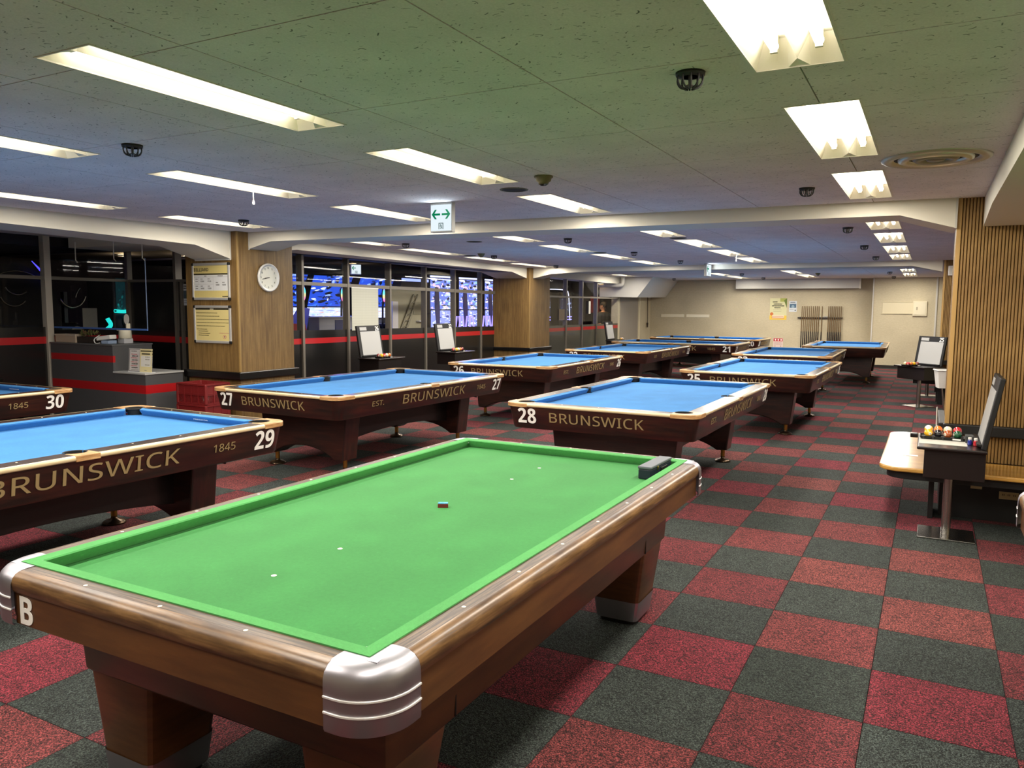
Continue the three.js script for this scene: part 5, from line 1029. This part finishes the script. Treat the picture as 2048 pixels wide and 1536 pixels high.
// ---------------------------------------------------------------- beyond the glass: dim game hall
{
  const screenTex = (seed, pal, n) => canvasTex(256, 256, (c, w, h) => {
    _s = seed; c.fillStyle = pal[0]; c.fillRect(0, 0, w, h);
    for (let k = 0; k < n; k++) {
      c.fillStyle = pal[1 + Math.floor(rnd() * (pal.length - 1))]; const x = rr(0, w), y = rr(0, h), a = rr(6, 46), b = rr(4, 30);
      c.beginPath(); c.moveTo(x, y); c.quadraticCurveTo(x + a, y - b, x + a * rr(0.6, 1.6), y + b * rr(-0.4, 1)); c.quadraticCurveTo(x + a * 0.4, y + b, x, y); c.fill();
    }
  });
  const lit = (tex, k) => new THREE.MeshStandardMaterial({ color: 0x000000, emissive: 0xffffff, emissiveMap: tex, emissiveIntensity: k, roughness: 0.6 });
  const face = (w, h, x, y, z) => new THREE.PlaneGeometry(w, h, 1, 1).translate(x, y, z);
  const blueA = lit(screenTex(7, ['#1a3fae', '#2f5fd0', '#0a0d18', '#c9d4f2', '#16245e', '#0b0f1e', '#7f9be6'], 70), 1.0), white = lit(screenTex(9, ['#a9b4e8', '#d9ddf6', '#7f8ad0', '#f2f2ff', '#c08a60', '#8fb0d8'], 80), 1.05);
  const fant = lit(screenTex(13, ['#5a6ab8', '#e8eafc', '#14162c', '#9fb4ea', '#7fb0b8', '#c9a9d0', '#0c0d18', '#cfd6f8'], 130), 1.0), low = lit(screenTex(17, ['#7a86d8', '#cdd3fb', '#3a3f86', '#a9b4f0', '#f0f2ff'], 70), 0.95);
  const bodyM = std(0x15161f, 0.5), trimM = std(0x31386a, 0.4);
  // machine with a blue picture hood; faces +x
  const makeA = () => {
    const t = new THREE.Group();
    part('cabinet', [skin([[[-0.5, 0, -0.55], [0.35, 0, -0.55], [0.35, 1.15, -0.55], [0.05, 1.3, -0.55], [0.02, 1.56, -0.55], [0.28, 2.12, -0.55], [-0.5, 2.16, -0.55]], [[-0.5, 0, 0.55], [0.35, 0, 0.55], [0.35, 1.15, 0.55], [0.05, 1.3, 0.55], [0.02, 1.56, 0.55], [0.28, 2.12, 0.55], [-0.5, 2.16, 0.55]]], true, true, 0.2)], bodyM, t);
    part('picture_hood', [face(1.08, 0.62, 0, 0, 0).rotateY(Math.PI / 2)].map(g => g.applyMatrix4(new THREE.Matrix4().makeRotationZ(-0.42)).translate(0.165, 1.84, 0)), blueA, t);
    part('screen', [face(1.04, 0.21, 0, 0, 0).rotateY(Math.PI / 2).translate(0.062, 1.43, 0)], white, t);
    part('console', [box(0.45, 0.06, 1.1, 0.2, 1.18, 0, 0.02)], trimM, t);
    part('seat_back', [box(0.10, 0.34, 0.32, 0.46, 1.22, -0.25, 0.05), box(0.08, 1.1, 0.1, 0.46, 0.55, -0.25)], std(0x10121a, 0.6), t);
    return t;
  };
  const a0 = makeA();
  [[-9.6, -7.55, 'nearest the clock column'], [-9.6, -8.8, 'in a clear window bay'], [-9.6, -10.12, 'partly behind the white sheet']].forEach(([x, z, l], i) => { const o = i ? a0.clone() : a0; o.name = numbered('blue_game_machine'); scene.add(o); o.position.set(x, 0, z); tag(o, 'game machine with a lit blue picture hood, ' + l, 'game machine', 'blue-lit game machines beyond the glass'); });
  // rainbow oval lamps between them
  const ovalTex = canvasTex(64, 128, (c, w, h) => { const g = c.createLinearGradient(0, 0, 0, h); ['#ff5aa0', '#ff7ab8', '#ffd070', '#58f0c8', '#40c8ff', '#a060ff'].forEach((k, i) => g.addColorStop(i / 5, k)); c.fillStyle = g; c.fillRect(0, 0, w, h); });
  const ovalM = lit(ovalTex, 1.1);
  const ov = new THREE.Group();
  part('lamp_face', [new THREE.CylinderGeometry(0.13, 0.13, 0.02, 28).rotateZ(-Math.PI / 2)], ovalM, ov); part('lamp_ring', [new THREE.TorusGeometry(0.135, 0.012, 8, 28).rotateY(Math.PI / 2)], bodyM, ov); part('lamp_arm', [tubeBetween([-0.02, -0.12, 0], [-0.05, -1.78, 0], 0.02)], bodyM, ov);
  [[-9.0, -7.62, 'by the clock column'], [-9.0, -8.66, 'in the middle window bay'], [-9.0, -9.90, 'beside the white sheet on the glass'], [-9.0, -10.08, 'behind the window post after the white sheet']].forEach(([x, z, l], i) => { const o = i ? ov.clone() : ov; o.name = numbered('oval_lamp'); scene.add(o); o.position.set(x, 1.78, z); o.rotation.y = 0.42; tag(o, 'rainbow-coloured oval lamp between game machines, ' + l, 'lamp', 'rainbow oval lamps beyond the glass'); });
  // tall machines with pale fantasy panels and neon-lit stools
  const makeB = () => {
    const t = new THREE.Group();
    part('cabinet', [boxB(-0.5, 0.1, 0, 2.3, -0.55, 0.55, 0.03), boxB(0.1, 0.4, 0, 1.05, -0.55, 0.55, 0.03)], bodyM, t);
    part('picture_panel', [face(1.06, 0.72, 0, 0, 0).rotateY(Math.PI / 2).translate(0.104, 1.86, 0)], fant, t);
    part('play_screen', [face(1.02, 0.42, 0, 0, 0).rotateY(Math.PI / 2).translate(0.105, 1.26, 0)], low, t);
    part('light_bar', [box(0.03, 0.04, 1.08, 0.115, 2.26, 0, 0.01)], glow(0xb8c0ff, 1.1), t);
    part('side_shape', [extr(poly([[-0.05, 0], [0.06, 0], [0.06, 0.5], [0.0, 0.95], [-0.12, 0.95], [-0.13, 0.5]]), 0.03, 0.004).rotateY(Math.PI / 2).translate(0.15, 1.06, 0.3)], std(0x545a92, 0.5), t);
    part('console', [box(0.36, 0.05, 1.06, 0.24, 1.06, 0, 0.02)], trimM, t);
    const legs = []; for (const z of [-0.3, 0.15]) for (const d of [-0.12, 0.12]) legs.push(tubeBetween([0.62, 0.66, z + d * 1.6], [0.62, 1.34, z + d * 0.4], 0.018, 6), tubeBetween([0.72, 0.66, z + d * 1.6], [0.72, 1.34, z + d * 0.4], 0.018, 6));
    part('neon_rail', legs, glow(0x8a7cff, 1.3), t);
    return t;
  };
  const b0 = makeB();
  [[-9.7, -12.95, 'first of the pale ones'], [-9.7, -14.2, 'second of the pale ones'], [-9.7, -15.45, 'third, cut by the second oak column']].forEach(([x, z, l], i) => { const o = i ? b0.clone() : b0; o.name = numbered('pale_game_machine'); scene.add(o); o.position.set(x, 0, z); tag(o, 'tall game machine with bright pale picture panels, ' + l, 'game machine', 'pale-lit game machines beyond the glass'); });
  // machine with cyan lights seen through the hanging screen
  const cy = thing('cyan_game_machine', 'dark game machine with cyan light strips behind the counter glass', 'game machine', [-10.5, 0, -5.25], 0.25);
  part('cabinet', [boxB(-0.5, 0, 0, 1.95, -0.22, 0.2, 0.03), boxB(0, 0.3, 0, 1.0, -0.22, 0.5, 0.03)], bodyM, cy);
  part('screen', [face(0.3, 0.5, 0, 0, 0).rotateY(Math.PI / 2).translate(0.004, 1.72, 0)], lit(screenTex(23, ['#05282c', '#0a5a5c', '#06181c', '#0f8a88', '#031012'], 40), 0.4), cy);
  part('light_strip', [tubePath([[0.02, 1.50, -0.2], [0.03, 1.46, 0], [0.02, 1.47, 0.2]], 0.03, 10, 6), tubePath([[0.05, 1.38, -0.18], [0.06, 1.3, -0.16], [0.05, 1.22, -0.2]], 0.016, 8, 6), tubePath([[0.1, 1.36, 0.46], [0.14, 1.26, 0.44], [0.08, 1.17, 0.5]], 0.03, 10, 6)], glow(0x22e0d8, 0.55), cy);
  part('wheel', [new THREE.TorusGeometry(0.1, 0.03, 10, 24).rotateY(Math.PI / 2).translate(0.1, 1.3, 0.02)], std(0x20242c, 0.3), cy);
  part('violet_strip', [tubeBetween([0.05, 1.45, -0.23], [0.06, 1.2, -0.22], 0.02)], glow(0x5a7cff, 1.2), cy);
  // big round motorcycle-like ride with chrome arcs at the window edge
  const chrome = std(0x9a968c, 0.25, { metalness: 0.9 });
  const arc = (x, y, z, r, a0, a1, t) => { const p = []; for (let k = 0; k <= 10; k++) { const a = a0 + (a1 - a0) * k / 10; p.push([x, y + r * Math.sin(a), z + r * Math.cos(a)]); } return tubePath(p, t, 24, 6); };
  const rd = thing('round_ride_machine', 'dark rounded ride machine with pale arcs behind the first window', 'game machine', [-10.3, 0, -3.35]);
  part('hood', [skin([-0.6, 0.6].map(z => [...Array(13).keys()].map(k => { const a = Math.PI * k / 12; return [-0.2 + 0.0, 1.55 + 0.55 * Math.sin(a), z * 0.1 + 0.62 * Math.cos(a)]; })).map((r, i) => r.map(([x, y, z]) => [x + (i ? 0.5 : -0.5), y, z])), true, true, 0.5), boxB(-0.7, 0.3, 0, 1.55, -0.6, 0.6)], std(0x060608, 0.8), rd);
  part('arc_trim', [arc(0.34, 1.5, 0, 0.50, 0.3, 2.5, 0.008), arc(0.34, 1.5, 0, 0.42, 3.6, 5.6, 0.014), arc(0.34, 1.72, 0.05, 0.18, 3.8, 5.9, 0.012), arc(0.34, 1.86, 0.0, 0.17, 4.0, 5.8, 0.012)], chrome, rd);
  part('violet_fin', [skin([[[0.34, 1.9, -0.4], [0.34, 1.92, -0.44], [0.34, 2.14, -0.2]], [[0.36, 1.9, -0.4], [0.36, 1.92, -0.44], [0.36, 2.14, -0.2]]], true, true)], glow(0x4a44ff, 1.0), rd);
  const rd2 = thing('curved_ride_machine', 'dark ride machine with a wide pale curve behind the hanging screen', 'game machine', [-10.6, 0, -4.45], 0.2);
  part('body', [box(0.6, 1.3, 0.5, -0.3, 0.65, 0, 0.1)], std(0x0b0c10, 0.4), rd2);
  part('curve_trim', [arc(0.05, 1.78, 0, 0.26, 3.5, 5.7, 0.02), arc(0.05, 1.62, -0.3, 0.24, 0.2, 0.9, 0.012)], chrome, rd2);
  part('stand_post', [box(0.06, 0.5, 0.06, -0.1, 1.5, 0)], std(0x0b0c10, 0.4), rd2);
  const roll = thing('paper_roll', 'white paper roll on its side behind the counter glass', 'paper roll', [-9.3, 1.20, -3.72], 0.6);
  part('roll', [new THREE.TorusGeometry(0.055, 0.028, 12, 24)], std(0xb5b0a0, 0.8), roll); part('loose_end', [tubePath([[-0.08, 0.01, 0], [-0.13, -0.05, 0.02], [-0.15, -0.10, 0.02]], 0.012, 10, 6)], std(0xb5b0a0, 0.8), roll); part('desk', [box(0.9, 0.03, 0.3, 0.1, -0.10, 0, 0.005), box(0.04, 1.08, 0.2, 0.1, -0.65, 0)], std(0x0d0d10, 0.5), roll);
  single('clipboard_sheet', [box(0.20, 0.26, 0.004).rotateY(Math.PI / 2).translate(-9.02, 1.39, -3.72)], std(0x77766f, 0.8), 'grey paper sheet standing behind the counter glass', 'paper');
  // pale desk, kiosk and dark red sofa seen low through the windows
  const dk = thing('service_desk', 'light grey service desk with a dark blue panel beyond the glass', 'desk', [-8.6, 0, -8.0]);
  part('front', [boxB(-0.25, 0, 0, 1.36, -0.55, 0.42, 0.01)], std(0x9a9aa2, 0.6), dk); part('blue_panel', [boxB(0.0, 0.006, 1.12, 1.32, -0.2, 0.02)], std(0x12245e, 0.5), dk); part('worktop', [boxB(-0.35, 0.03, 1.36, 1.38, -0.6, 0.46, 0.005)], std(0xc9c9d4, 0.4), dk);
  const ld = thing('leaning_panel', 'clear violet-lit slanted panel beside the service desk', 'panel', [-8.75, 1.1, -7.15]);
  part('slanted_sheet', [skin([[[0, 0, 0.3], [0, 0, -0.25], [0, 0.42, -0.35], [0, 0.45, -0.1]], [[0.02, 0, 0.3], [0.02, 0, -0.25], [0.02, 0.42, -0.35], [0.02, 0.45, -0.1]]], true, true, 0.3)], std(0x3a3f8a, 0.3, { emissive: 0x2a2f8a, emissiveIntensity: 0.35 }), ld); part('stand', [boxB(0, 0.02, -1.1, 0, -0.1, 0.1)], bodyM, ld);
  const so = thing('red_sofa', 'dark red sofa back low beyond the first window bay', 'sofa', [-8.3, 0, -6.5]);
  part('back', [skin([[[-0.25, 0.4, 0.5], [0.2, 0.4, 0.5], [0.16, 1.3, 0.42], [-0.1, 1.3, 0.42]], [[-0.25, 0.4, -0.5], [0.2, 0.4, -0.5], [0.16, 1.28, -0.25], [-0.1, 1.28, -0.25]]], true, true, 0.3)], std(0x8a1418, 0.6), so); part('base', [boxB(-0.6, 0.2, 0, 0.42, -0.5, 0.5, 0.03)], std(0x6a1014, 0.6), so);
  const ks = thing('ticket_kiosk', 'pale beige kiosk with a slanted ladder strip beyond the glass', 'kiosk', [-8.5, 0, -10.0]);
  part('panel', [boxB(-0.1, 0, 0, 1.92, -0.6, 0.52, 0.01)], std(0xaaa48a, 0.7), ks); part('white_column', [boxB(0.0, 0.05, 0, 1.66, 0.36, 0.54, 0.01)], std(0xd8d4d8, 0.5), ks);
  const lad = [tubeBetween([0.03, 1.08, 0.28], [0.03, 1.8, -0.18], 0.02, 6), tubeBetween([0.03, 1.08, 0.1], [0.03, 1.8, -0.32], 0.02, 6)]; for (let k = 0; k < 6; k++) { const f = k / 6 + 0.08; lad.push(tubeBetween([0.03, 1.08 + 0.72 * f, 0.28 - 0.46 * f], [0.03, 1.12 + 0.72 * f, 0.1 - 0.42 * f], 0.012, 6)); }
  part('ladder_strip', lad, std(0x8c8774, 0.4, { metalness: 0.4 }), ks); part('inset', [boxB(0.0, 0.012, 1.4, 1.66, -0.5, -0.2, 0.004)], std(0x8f8a72, 0.7), ks); part('shelf', [boxB(0, 0.08, 1.26, 1.28, -0.52, -0.3)], std(0xd8d8e0, 0.5), ks);
  const ar = thing('awning_box', 'dark slanted cabinet head with a lit edge above the kiosk', 'cabinet', [-9.4, 0, -11.3]);
  part('head', [skin([[[-0.2, 1.86, 0.5], [0.1, 1.86, 0.5], [0.1, 2.1, 0.38], [-0.2, 2.1, 0.38]], [[-0.2, 1.86, -0.6], [0.1, 1.86, -0.6], [0.1, 2.1, -0.6], [-0.2, 2.1, -0.6]]], true, true, 0.3), boxB(-0.25, -0.2, 0, 2.1, -0.4, 0.3)], bodyM, ar); part('lit_edge', [boxB(0.1, 0.12, 2.1, 2.16, -0.6, 0.4, 0.01)], glow(0x8fa0ff, 0.9), ar);
  // sheet stuck on the glass
  const sh = thing('white_sheet', 'large squared white paper sheet on the glass above stand 26', 'paper sheet', [-7.05, 0, -4.5], Math.atan2(7.85, -0.78));
  part('sheet', [boxB(2.335, 3.088, 1.19, 1.852, 0.027, 0.031)], std(0xffffff, 0.85, { map: (() => { const t = dataTex(128, 128, (x, y) => { const g = (x % 16 === 0 || y % 16 === 0) ? 172 : 188; return [g, g, g - 14]; }); t.repeat.set(3, 3); return t; })() }), sh); part('top_rod', [boxB(2.33, 3.093, 1.847, 1.86, 0.026, 0.034)], M.white, sh);
  // ceiling spots, exit sign and spill lights of the hall
  const spotG = lathe([[0, 0], [0.09, 0], [0.1, 0.01], [0.1, 0.02]], 20), spotM = glow(0xffe2b0, 1.6);
  const dl = (x, z, l, k = 0.5) => { const o = thing('downlight', 'small warm ceiling downlight in the dim hall, ' + l, 'downlight', [x, 2.598, z]); part('lens', [spotG], spotM, o); part('trim_ring', [new THREE.TorusGeometry(0.105, 0.012, 8, 24).rotateX(Math.PI / 2)], bodyM, o); const p = new THREE.PointLight(0xffd8a0, k); p.position.set(x, 2.55, z); scene.add(p); p.castShadow = true; p.name = numbered('spot_light'); };
  dl(-14.6, -8.2, 'behind the counter, nearer'); dl(-13.3, -8.7, 'behind the counter, farther'); dl(-12.2, -12.8, 'above the blue machines'); dl(-13.5, -9.6, 'by the clock column'); dl(-7.75, -17.9, 'added unseen to light the person', 3.5);  // the last one is unseen, added only to brighten the person
  exitSign([-9.0, 2.36, -9.05], Math.PI / 3, 0.2, 0.2, [-1], 'small lit exit sign with one arrow inside the dim hall');
  const area = (x, y, z, w, h, col, k, look) => { const a = new THREE.RectAreaLight(col, k * ARCADE, w, h); a.position.set(x, y, z); a.lookAt(...look); a.castShadow = true; a.name = numbered('hall_light'); scene.add(a); };
  area(-9.2, 1.8, -9.0, 0.7, 0.5, 0x5a78ff, 4, [-7, 1.3, -9.0]); area(-9.2, 1.7, -13.6, 0.9, 0.6, 0xa8b0ff, 4, [-7, 1.3, -13.4]); area(-12, 2.55, -10, 4, 4, 0x4a55d0, 0.5, [-12, 0, -10.01]);
  // dim things beyond the second glazed wall
  const pm = lit(screenTex(31, ['#1b2138', '#6a7aa8', '#0d1020', '#9fb0d8', '#3a3050'], 60), 0.55);
  const mk = (z, w) => { const o = thing('dim_poster_machine', `dim picture cabinet beyond the glass of the last bay, ${w}`, 'game machine', [-9.0, 0, z]); part('cabinet', [boxB(-0.4, 0, 0, 2.0, -0.5, 0.5, 0.02)], bodyM, o); part('picture', [face(0.85, 0.42, 0, 0, 0).rotateY(Math.PI / 2).translate(0.005, 1.6, 0)], pm, o); part('light_line', [boxB(0, 0.01, 1.26, 1.29, -0.45, 0.4), boxB(0, 0.01, 1.18, 1.21, -0.45, 0.4)], glow(0x8f86e8, 0.9), o); };
  mk(-17.2, 'nearer one'); mk(-18.7, 'farther one');
  single('neon_pipe', [tubePath([[-8.3, 2.02, -15.0], [-8.3, 2.02, -17.2], [-8.3, 1.98, -17.3], [-8.3, 1.2, -17.45]], 0.012, 30, 6)], glow(0xd8dcff, 0.9), 'thin white neon line running along and down beyond the last glass', 'neon line');
  single('hanging_tag', [boxB(-7.075, -7.07, 1.40, 1.72, -15.98, -15.86)], std(0xd6d2c4, 0.7), 'white vertical paper tag on the glass of the last bay', 'tag');
  single('beige_notice', [boxB(-7.094, -7.088, 1.26, 1.52, -14.42, -14.1)], std(0x8a7a62, 0.8), 'small beige notice on the first pane past the second oak column', 'notice');
  single('red_poster', [boxB(-8.62, -8.6, 1.4, 1.9, -20.4, -19.7)], std(0x8a2a30, 0.7, { emissive: 0x3a0a10, emissiveIntensity: 0.4 }), 'dim red poster behind the person beyond the glass', 'poster');
}
// white canister pile at the picture edge
{
  const t = thing('white_canister', 'white ridged canister at the picture edge behind table 30', 'canister', [-9.0 + 0.28, 0.0, -2.28]);
  const p = []; for (let k = 0; k < 5; k++) p.push([0.085 - 0.006 * k, 0.72 + k * 0.045], [0.092 - 0.006 * k, 0.74 + k * 0.045], [0.085 - 0.006 * k, 0.76 + k * 0.045]);
  part('body', [lathe([[0, 0.72], ...p, [0.04, 1.0], [0, 1.01]], 20)], M.white, t); part('stool', [cyl(0.14, 0.14, 0.03, 0, 0.705, 0, 20), cyl(0.025, 0.025, 0.69, 0, 0.345, 0, 12), cyl(0.13, 0.14, 0.02, 0, 0.01, 0, 20)], M.black, t);
}
// ---------------------------------------------------------------- person behind the far glass
{
  const sdCap = (p, a, b, ra, rb) => { const pa = [p[0] - a[0], p[1] - a[1], p[2] - a[2]], ba = [b[0] - a[0], b[1] - a[1], b[2] - a[2]]; const h = Math.max(0, Math.min(1, (pa[0] * ba[0] + pa[1] * ba[1] + pa[2] * ba[2]) / (ba[0] ** 2 + ba[1] ** 2 + ba[2] ** 2))); return Math.hypot(pa[0] - ba[0] * h, pa[1] - ba[1] * h, pa[2] - ba[2] * h) - (ra + (rb - ra) * h); };
  const smin = (a, b, k) => { const h = Math.max(0, Math.min(1, 0.5 + 0.5 * (b - a) / k)); return b + (a - b) * h - k * h * (1 - h); };
  function mesh(field, c, half, n) {
    const mc = new MarchingCubes(n, new THREE.MeshStandardMaterial(), false, false, 60000); mc.isolation = 0;
    for (let k = 0; k < n; k++) for (let j = 0; j < n; j++) for (let i = 0; i < n; i++) {
      const p = [i, j, k].map((q, m) => c[m] + (q - n / 2) / (n / 2) * half); mc.field[i + j * n + k * n * n] = -field(p);
    }
    mc.update();
    const g = new THREE.BufferGeometry();
    g.setAttribute('position', new THREE.BufferAttribute(mc.positionArray.slice(0, mc.count * 3), 3)); g.setAttribute('normal', new THREE.BufferAttribute(mc.normalArray.slice(0, mc.count * 3), 3));
    return g.scale(half, half, half).translate(...c);
  }
  // facing -x; joints in metres, y up
  const B = [[[0, 0.96, 0.085], [-0.01, 0.52, 0.09], 0.085, 0.06], [[-0.01, 0.52, 0.09], [0.02, 0.09, 0.09], 0.058, 0.04], [[0, 0.96, -0.085], [-0.03, 0.52, -0.09], 0.085, 0.06], [[-0.03, 0.52, -0.09], [0.0, 0.09, -0.09], 0.058, 0.04],
    [[0.02, 0.05, 0.09], [-0.15, 0.035, 0.10], 0.042, 0.035], [[0, 0.05, -0.09], [-0.17, 0.035, -0.10], 0.042, 0.035], [[0, 0.95, 0], [0.0, 1.1, 0], 0.13, 0.125], [[0, 1.08, 0.06], [0, 1.36, 0.09], 0.10, 0.085], [[0, 1.08, -0.06], [0, 1.36, -0.09], 0.10, 0.085], [[0.0, 1.36, 0.16], [0.0, 1.36, -0.16], 0.06, 0.06], [[0, 1.38, 0], [-0.02, 1.50, 0], 0.055, 0.05],
    [[0.01, 1.35, 0.19], [0.05, 1.08, 0.23], 0.048, 0.04], [[0.05, 1.08, 0.23], [-0.19, 1.0, 0.16], 0.038, 0.028], [[0.01, 1.35, -0.19], [0.04, 1.08, -0.22], 0.048, 0.04], [[0.04, 1.08, -0.22], [-0.2, 1.04, -0.1], 0.038, 0.028]];
  for (const [s, y, z] of [[1, 0.995, 0.155], [1, 1.035, -0.095]]) { // hands: palm, four fingers, thumb
    B.push([[-0.2, y, z], [-0.25, y - 0.01, z - 0.01], 0.026, 0.026]);
    for (let f = 0; f < 4; f++) { const dz = (f - 1.5) * 0.017, L = [0.055, 0.066, 0.062, 0.048][f]; B.push([[-0.255, y - 0.01, z - 0.01 + dz], [-0.255 - L * 0.6, y - 0.02, z - 0.012 + dz], 0.0095, 0.009], [[-0.255 - L * 0.6, y - 0.02, z - 0.012 + dz], [-0.255 - L, y - 0.045, z - 0.012 + dz], 0.009, 0.008]); }
    B.push([[-0.215, y + 0.01, z + 0.022], [-0.255, y + 0.018, z + 0.035], 0.011, 0.010]);
  }
  const body = p => { let d = 9; for (const b of B) d = smin(d, sdCap(p, ...b), 0.022); return d; };
  const el = (p, c, r) => { const q = [0, 1, 2].map(i => (p[i] - c[i]) / r[i]); const k = Math.hypot(...q); return (k - 1) * Math.min(...r); };
  const head = p => { let d = el(p, [-0.02, 1.60, 0], [0.098, 0.115, 0.076]); d = smin(d, el(p, [-0.05, 1.535, 0], [0.055, 0.05, 0.05]), 0.03); d = smin(d, sdCap(p, [-0.115, 1.60, 0], [-0.132, 1.572, 0], 0.009, 0.014), 0.015); for (const z of [-1, 1]) { d = smin(d, el(p, [0.005, 1.59, z * 0.077], [0.022, 0.034, 0.01]), 0.008); d = -smin(-d, el(p, [-0.115, 1.606, z * 0.032], [0.012, 0.010, 0.016]), 0.01); } d = smin(d, sdCap(p, [-0.103, 1.538, -0.018], [-0.103, 1.538, 0.018], 0.008, 0.008), 0.006); return smin(d, sdCap(p, [-0.015, 1.44, 0], [-0.02, 1.52, 0], 0.052, 0.05), 0.03); };
  const t = thing('person', 'person in a black shirt with a red lanyard, in profile behind the far glass', 'person', [-7.75, 0, -18.6], -0.3);
  const skinM = std(0xb98a6a, 0.6);
  const bodyG = merge([norm(mesh(body, [0, 0.78, 0], 0.84, 120)), norm(mesh(head, [-0.02, 1.58, 0], 0.17, 64))]);
  const bm = part('body', [bodyG], skinM, t);
  const cut = (f, y0, y1, grow, arm) => mesh(p => { let d = 9; for (const b of B.slice(...f)) d = smin(d, sdCap(p, ...b), 0.03); d -= grow; d = Math.max(d, p[1] - y1, y0 - p[1]); return d; }, [0, (y0 + y1) / 2, 0], Math.max(0.36, (y1 - y0) / 2 + 0.06), 90);
  const shirtB = [B[6], B[7], B[8], B[9], [[0.01, 1.35, 0.19], [0.04, 1.14, 0.222], 0.048, 0.044], [[0.01, 1.35, -0.19], [0.035, 1.14, -0.214], 0.048, 0.044]];
  const shirt = mesh(p => { let d = 9; for (const b of shirtB) d = smin(d, sdCap(p, ...b), 0.03); d -= 0.014; return Math.max(d, 0.92 - p[1], p[1] - 1.43); }, [0, 1.18, 0], 0.34, 80);
  part('shirt', [shirt], std(0x15161a, 0.8), t);
  part('trousers', [cut([0, 4], 0.10, 0.98, 0.012)], std(0x17181f, 0.8), t);
  part('shoes', [cut([4, 6], 0.0, 0.1, 0.008)], std(0x0d0d0d, 0.5), t);
  const hair = mesh(p => { const d = el(p, [0.0, 1.632, 0], [0.108, 0.105, 0.088]); const face_ = Math.max(p[0] + 0.06, -1); return Math.max(d, -(head(p) - 0.004), (p[1] < 1.635 && p[0] < -0.045) ? 0.02 : -1, 1.545 - p[1]); }, [-0.0, 1.62, 0], 0.15, 64);
  part('hair', [hair], std(0x15100d, 0.7), t);
  part('lanyard', [tubePath([[0.03, 1.43, 0.06], [-0.07, 1.37, 0.05], [-0.115, 1.2, 0.01], [-0.125, 1.1, 0]], 0.007, 20, 6), tubePath([[0.03, 1.43, -0.06], [-0.07, 1.37, -0.05], [-0.115, 1.2, -0.01], [-0.125, 1.1, 0]], 0.007, 20, 6), box(0.004, 0.07, 0.05, -0.132, 1.06, 0)], std(0xc43a2e, 0.6), t);
}
renderer.render(scene, camera);
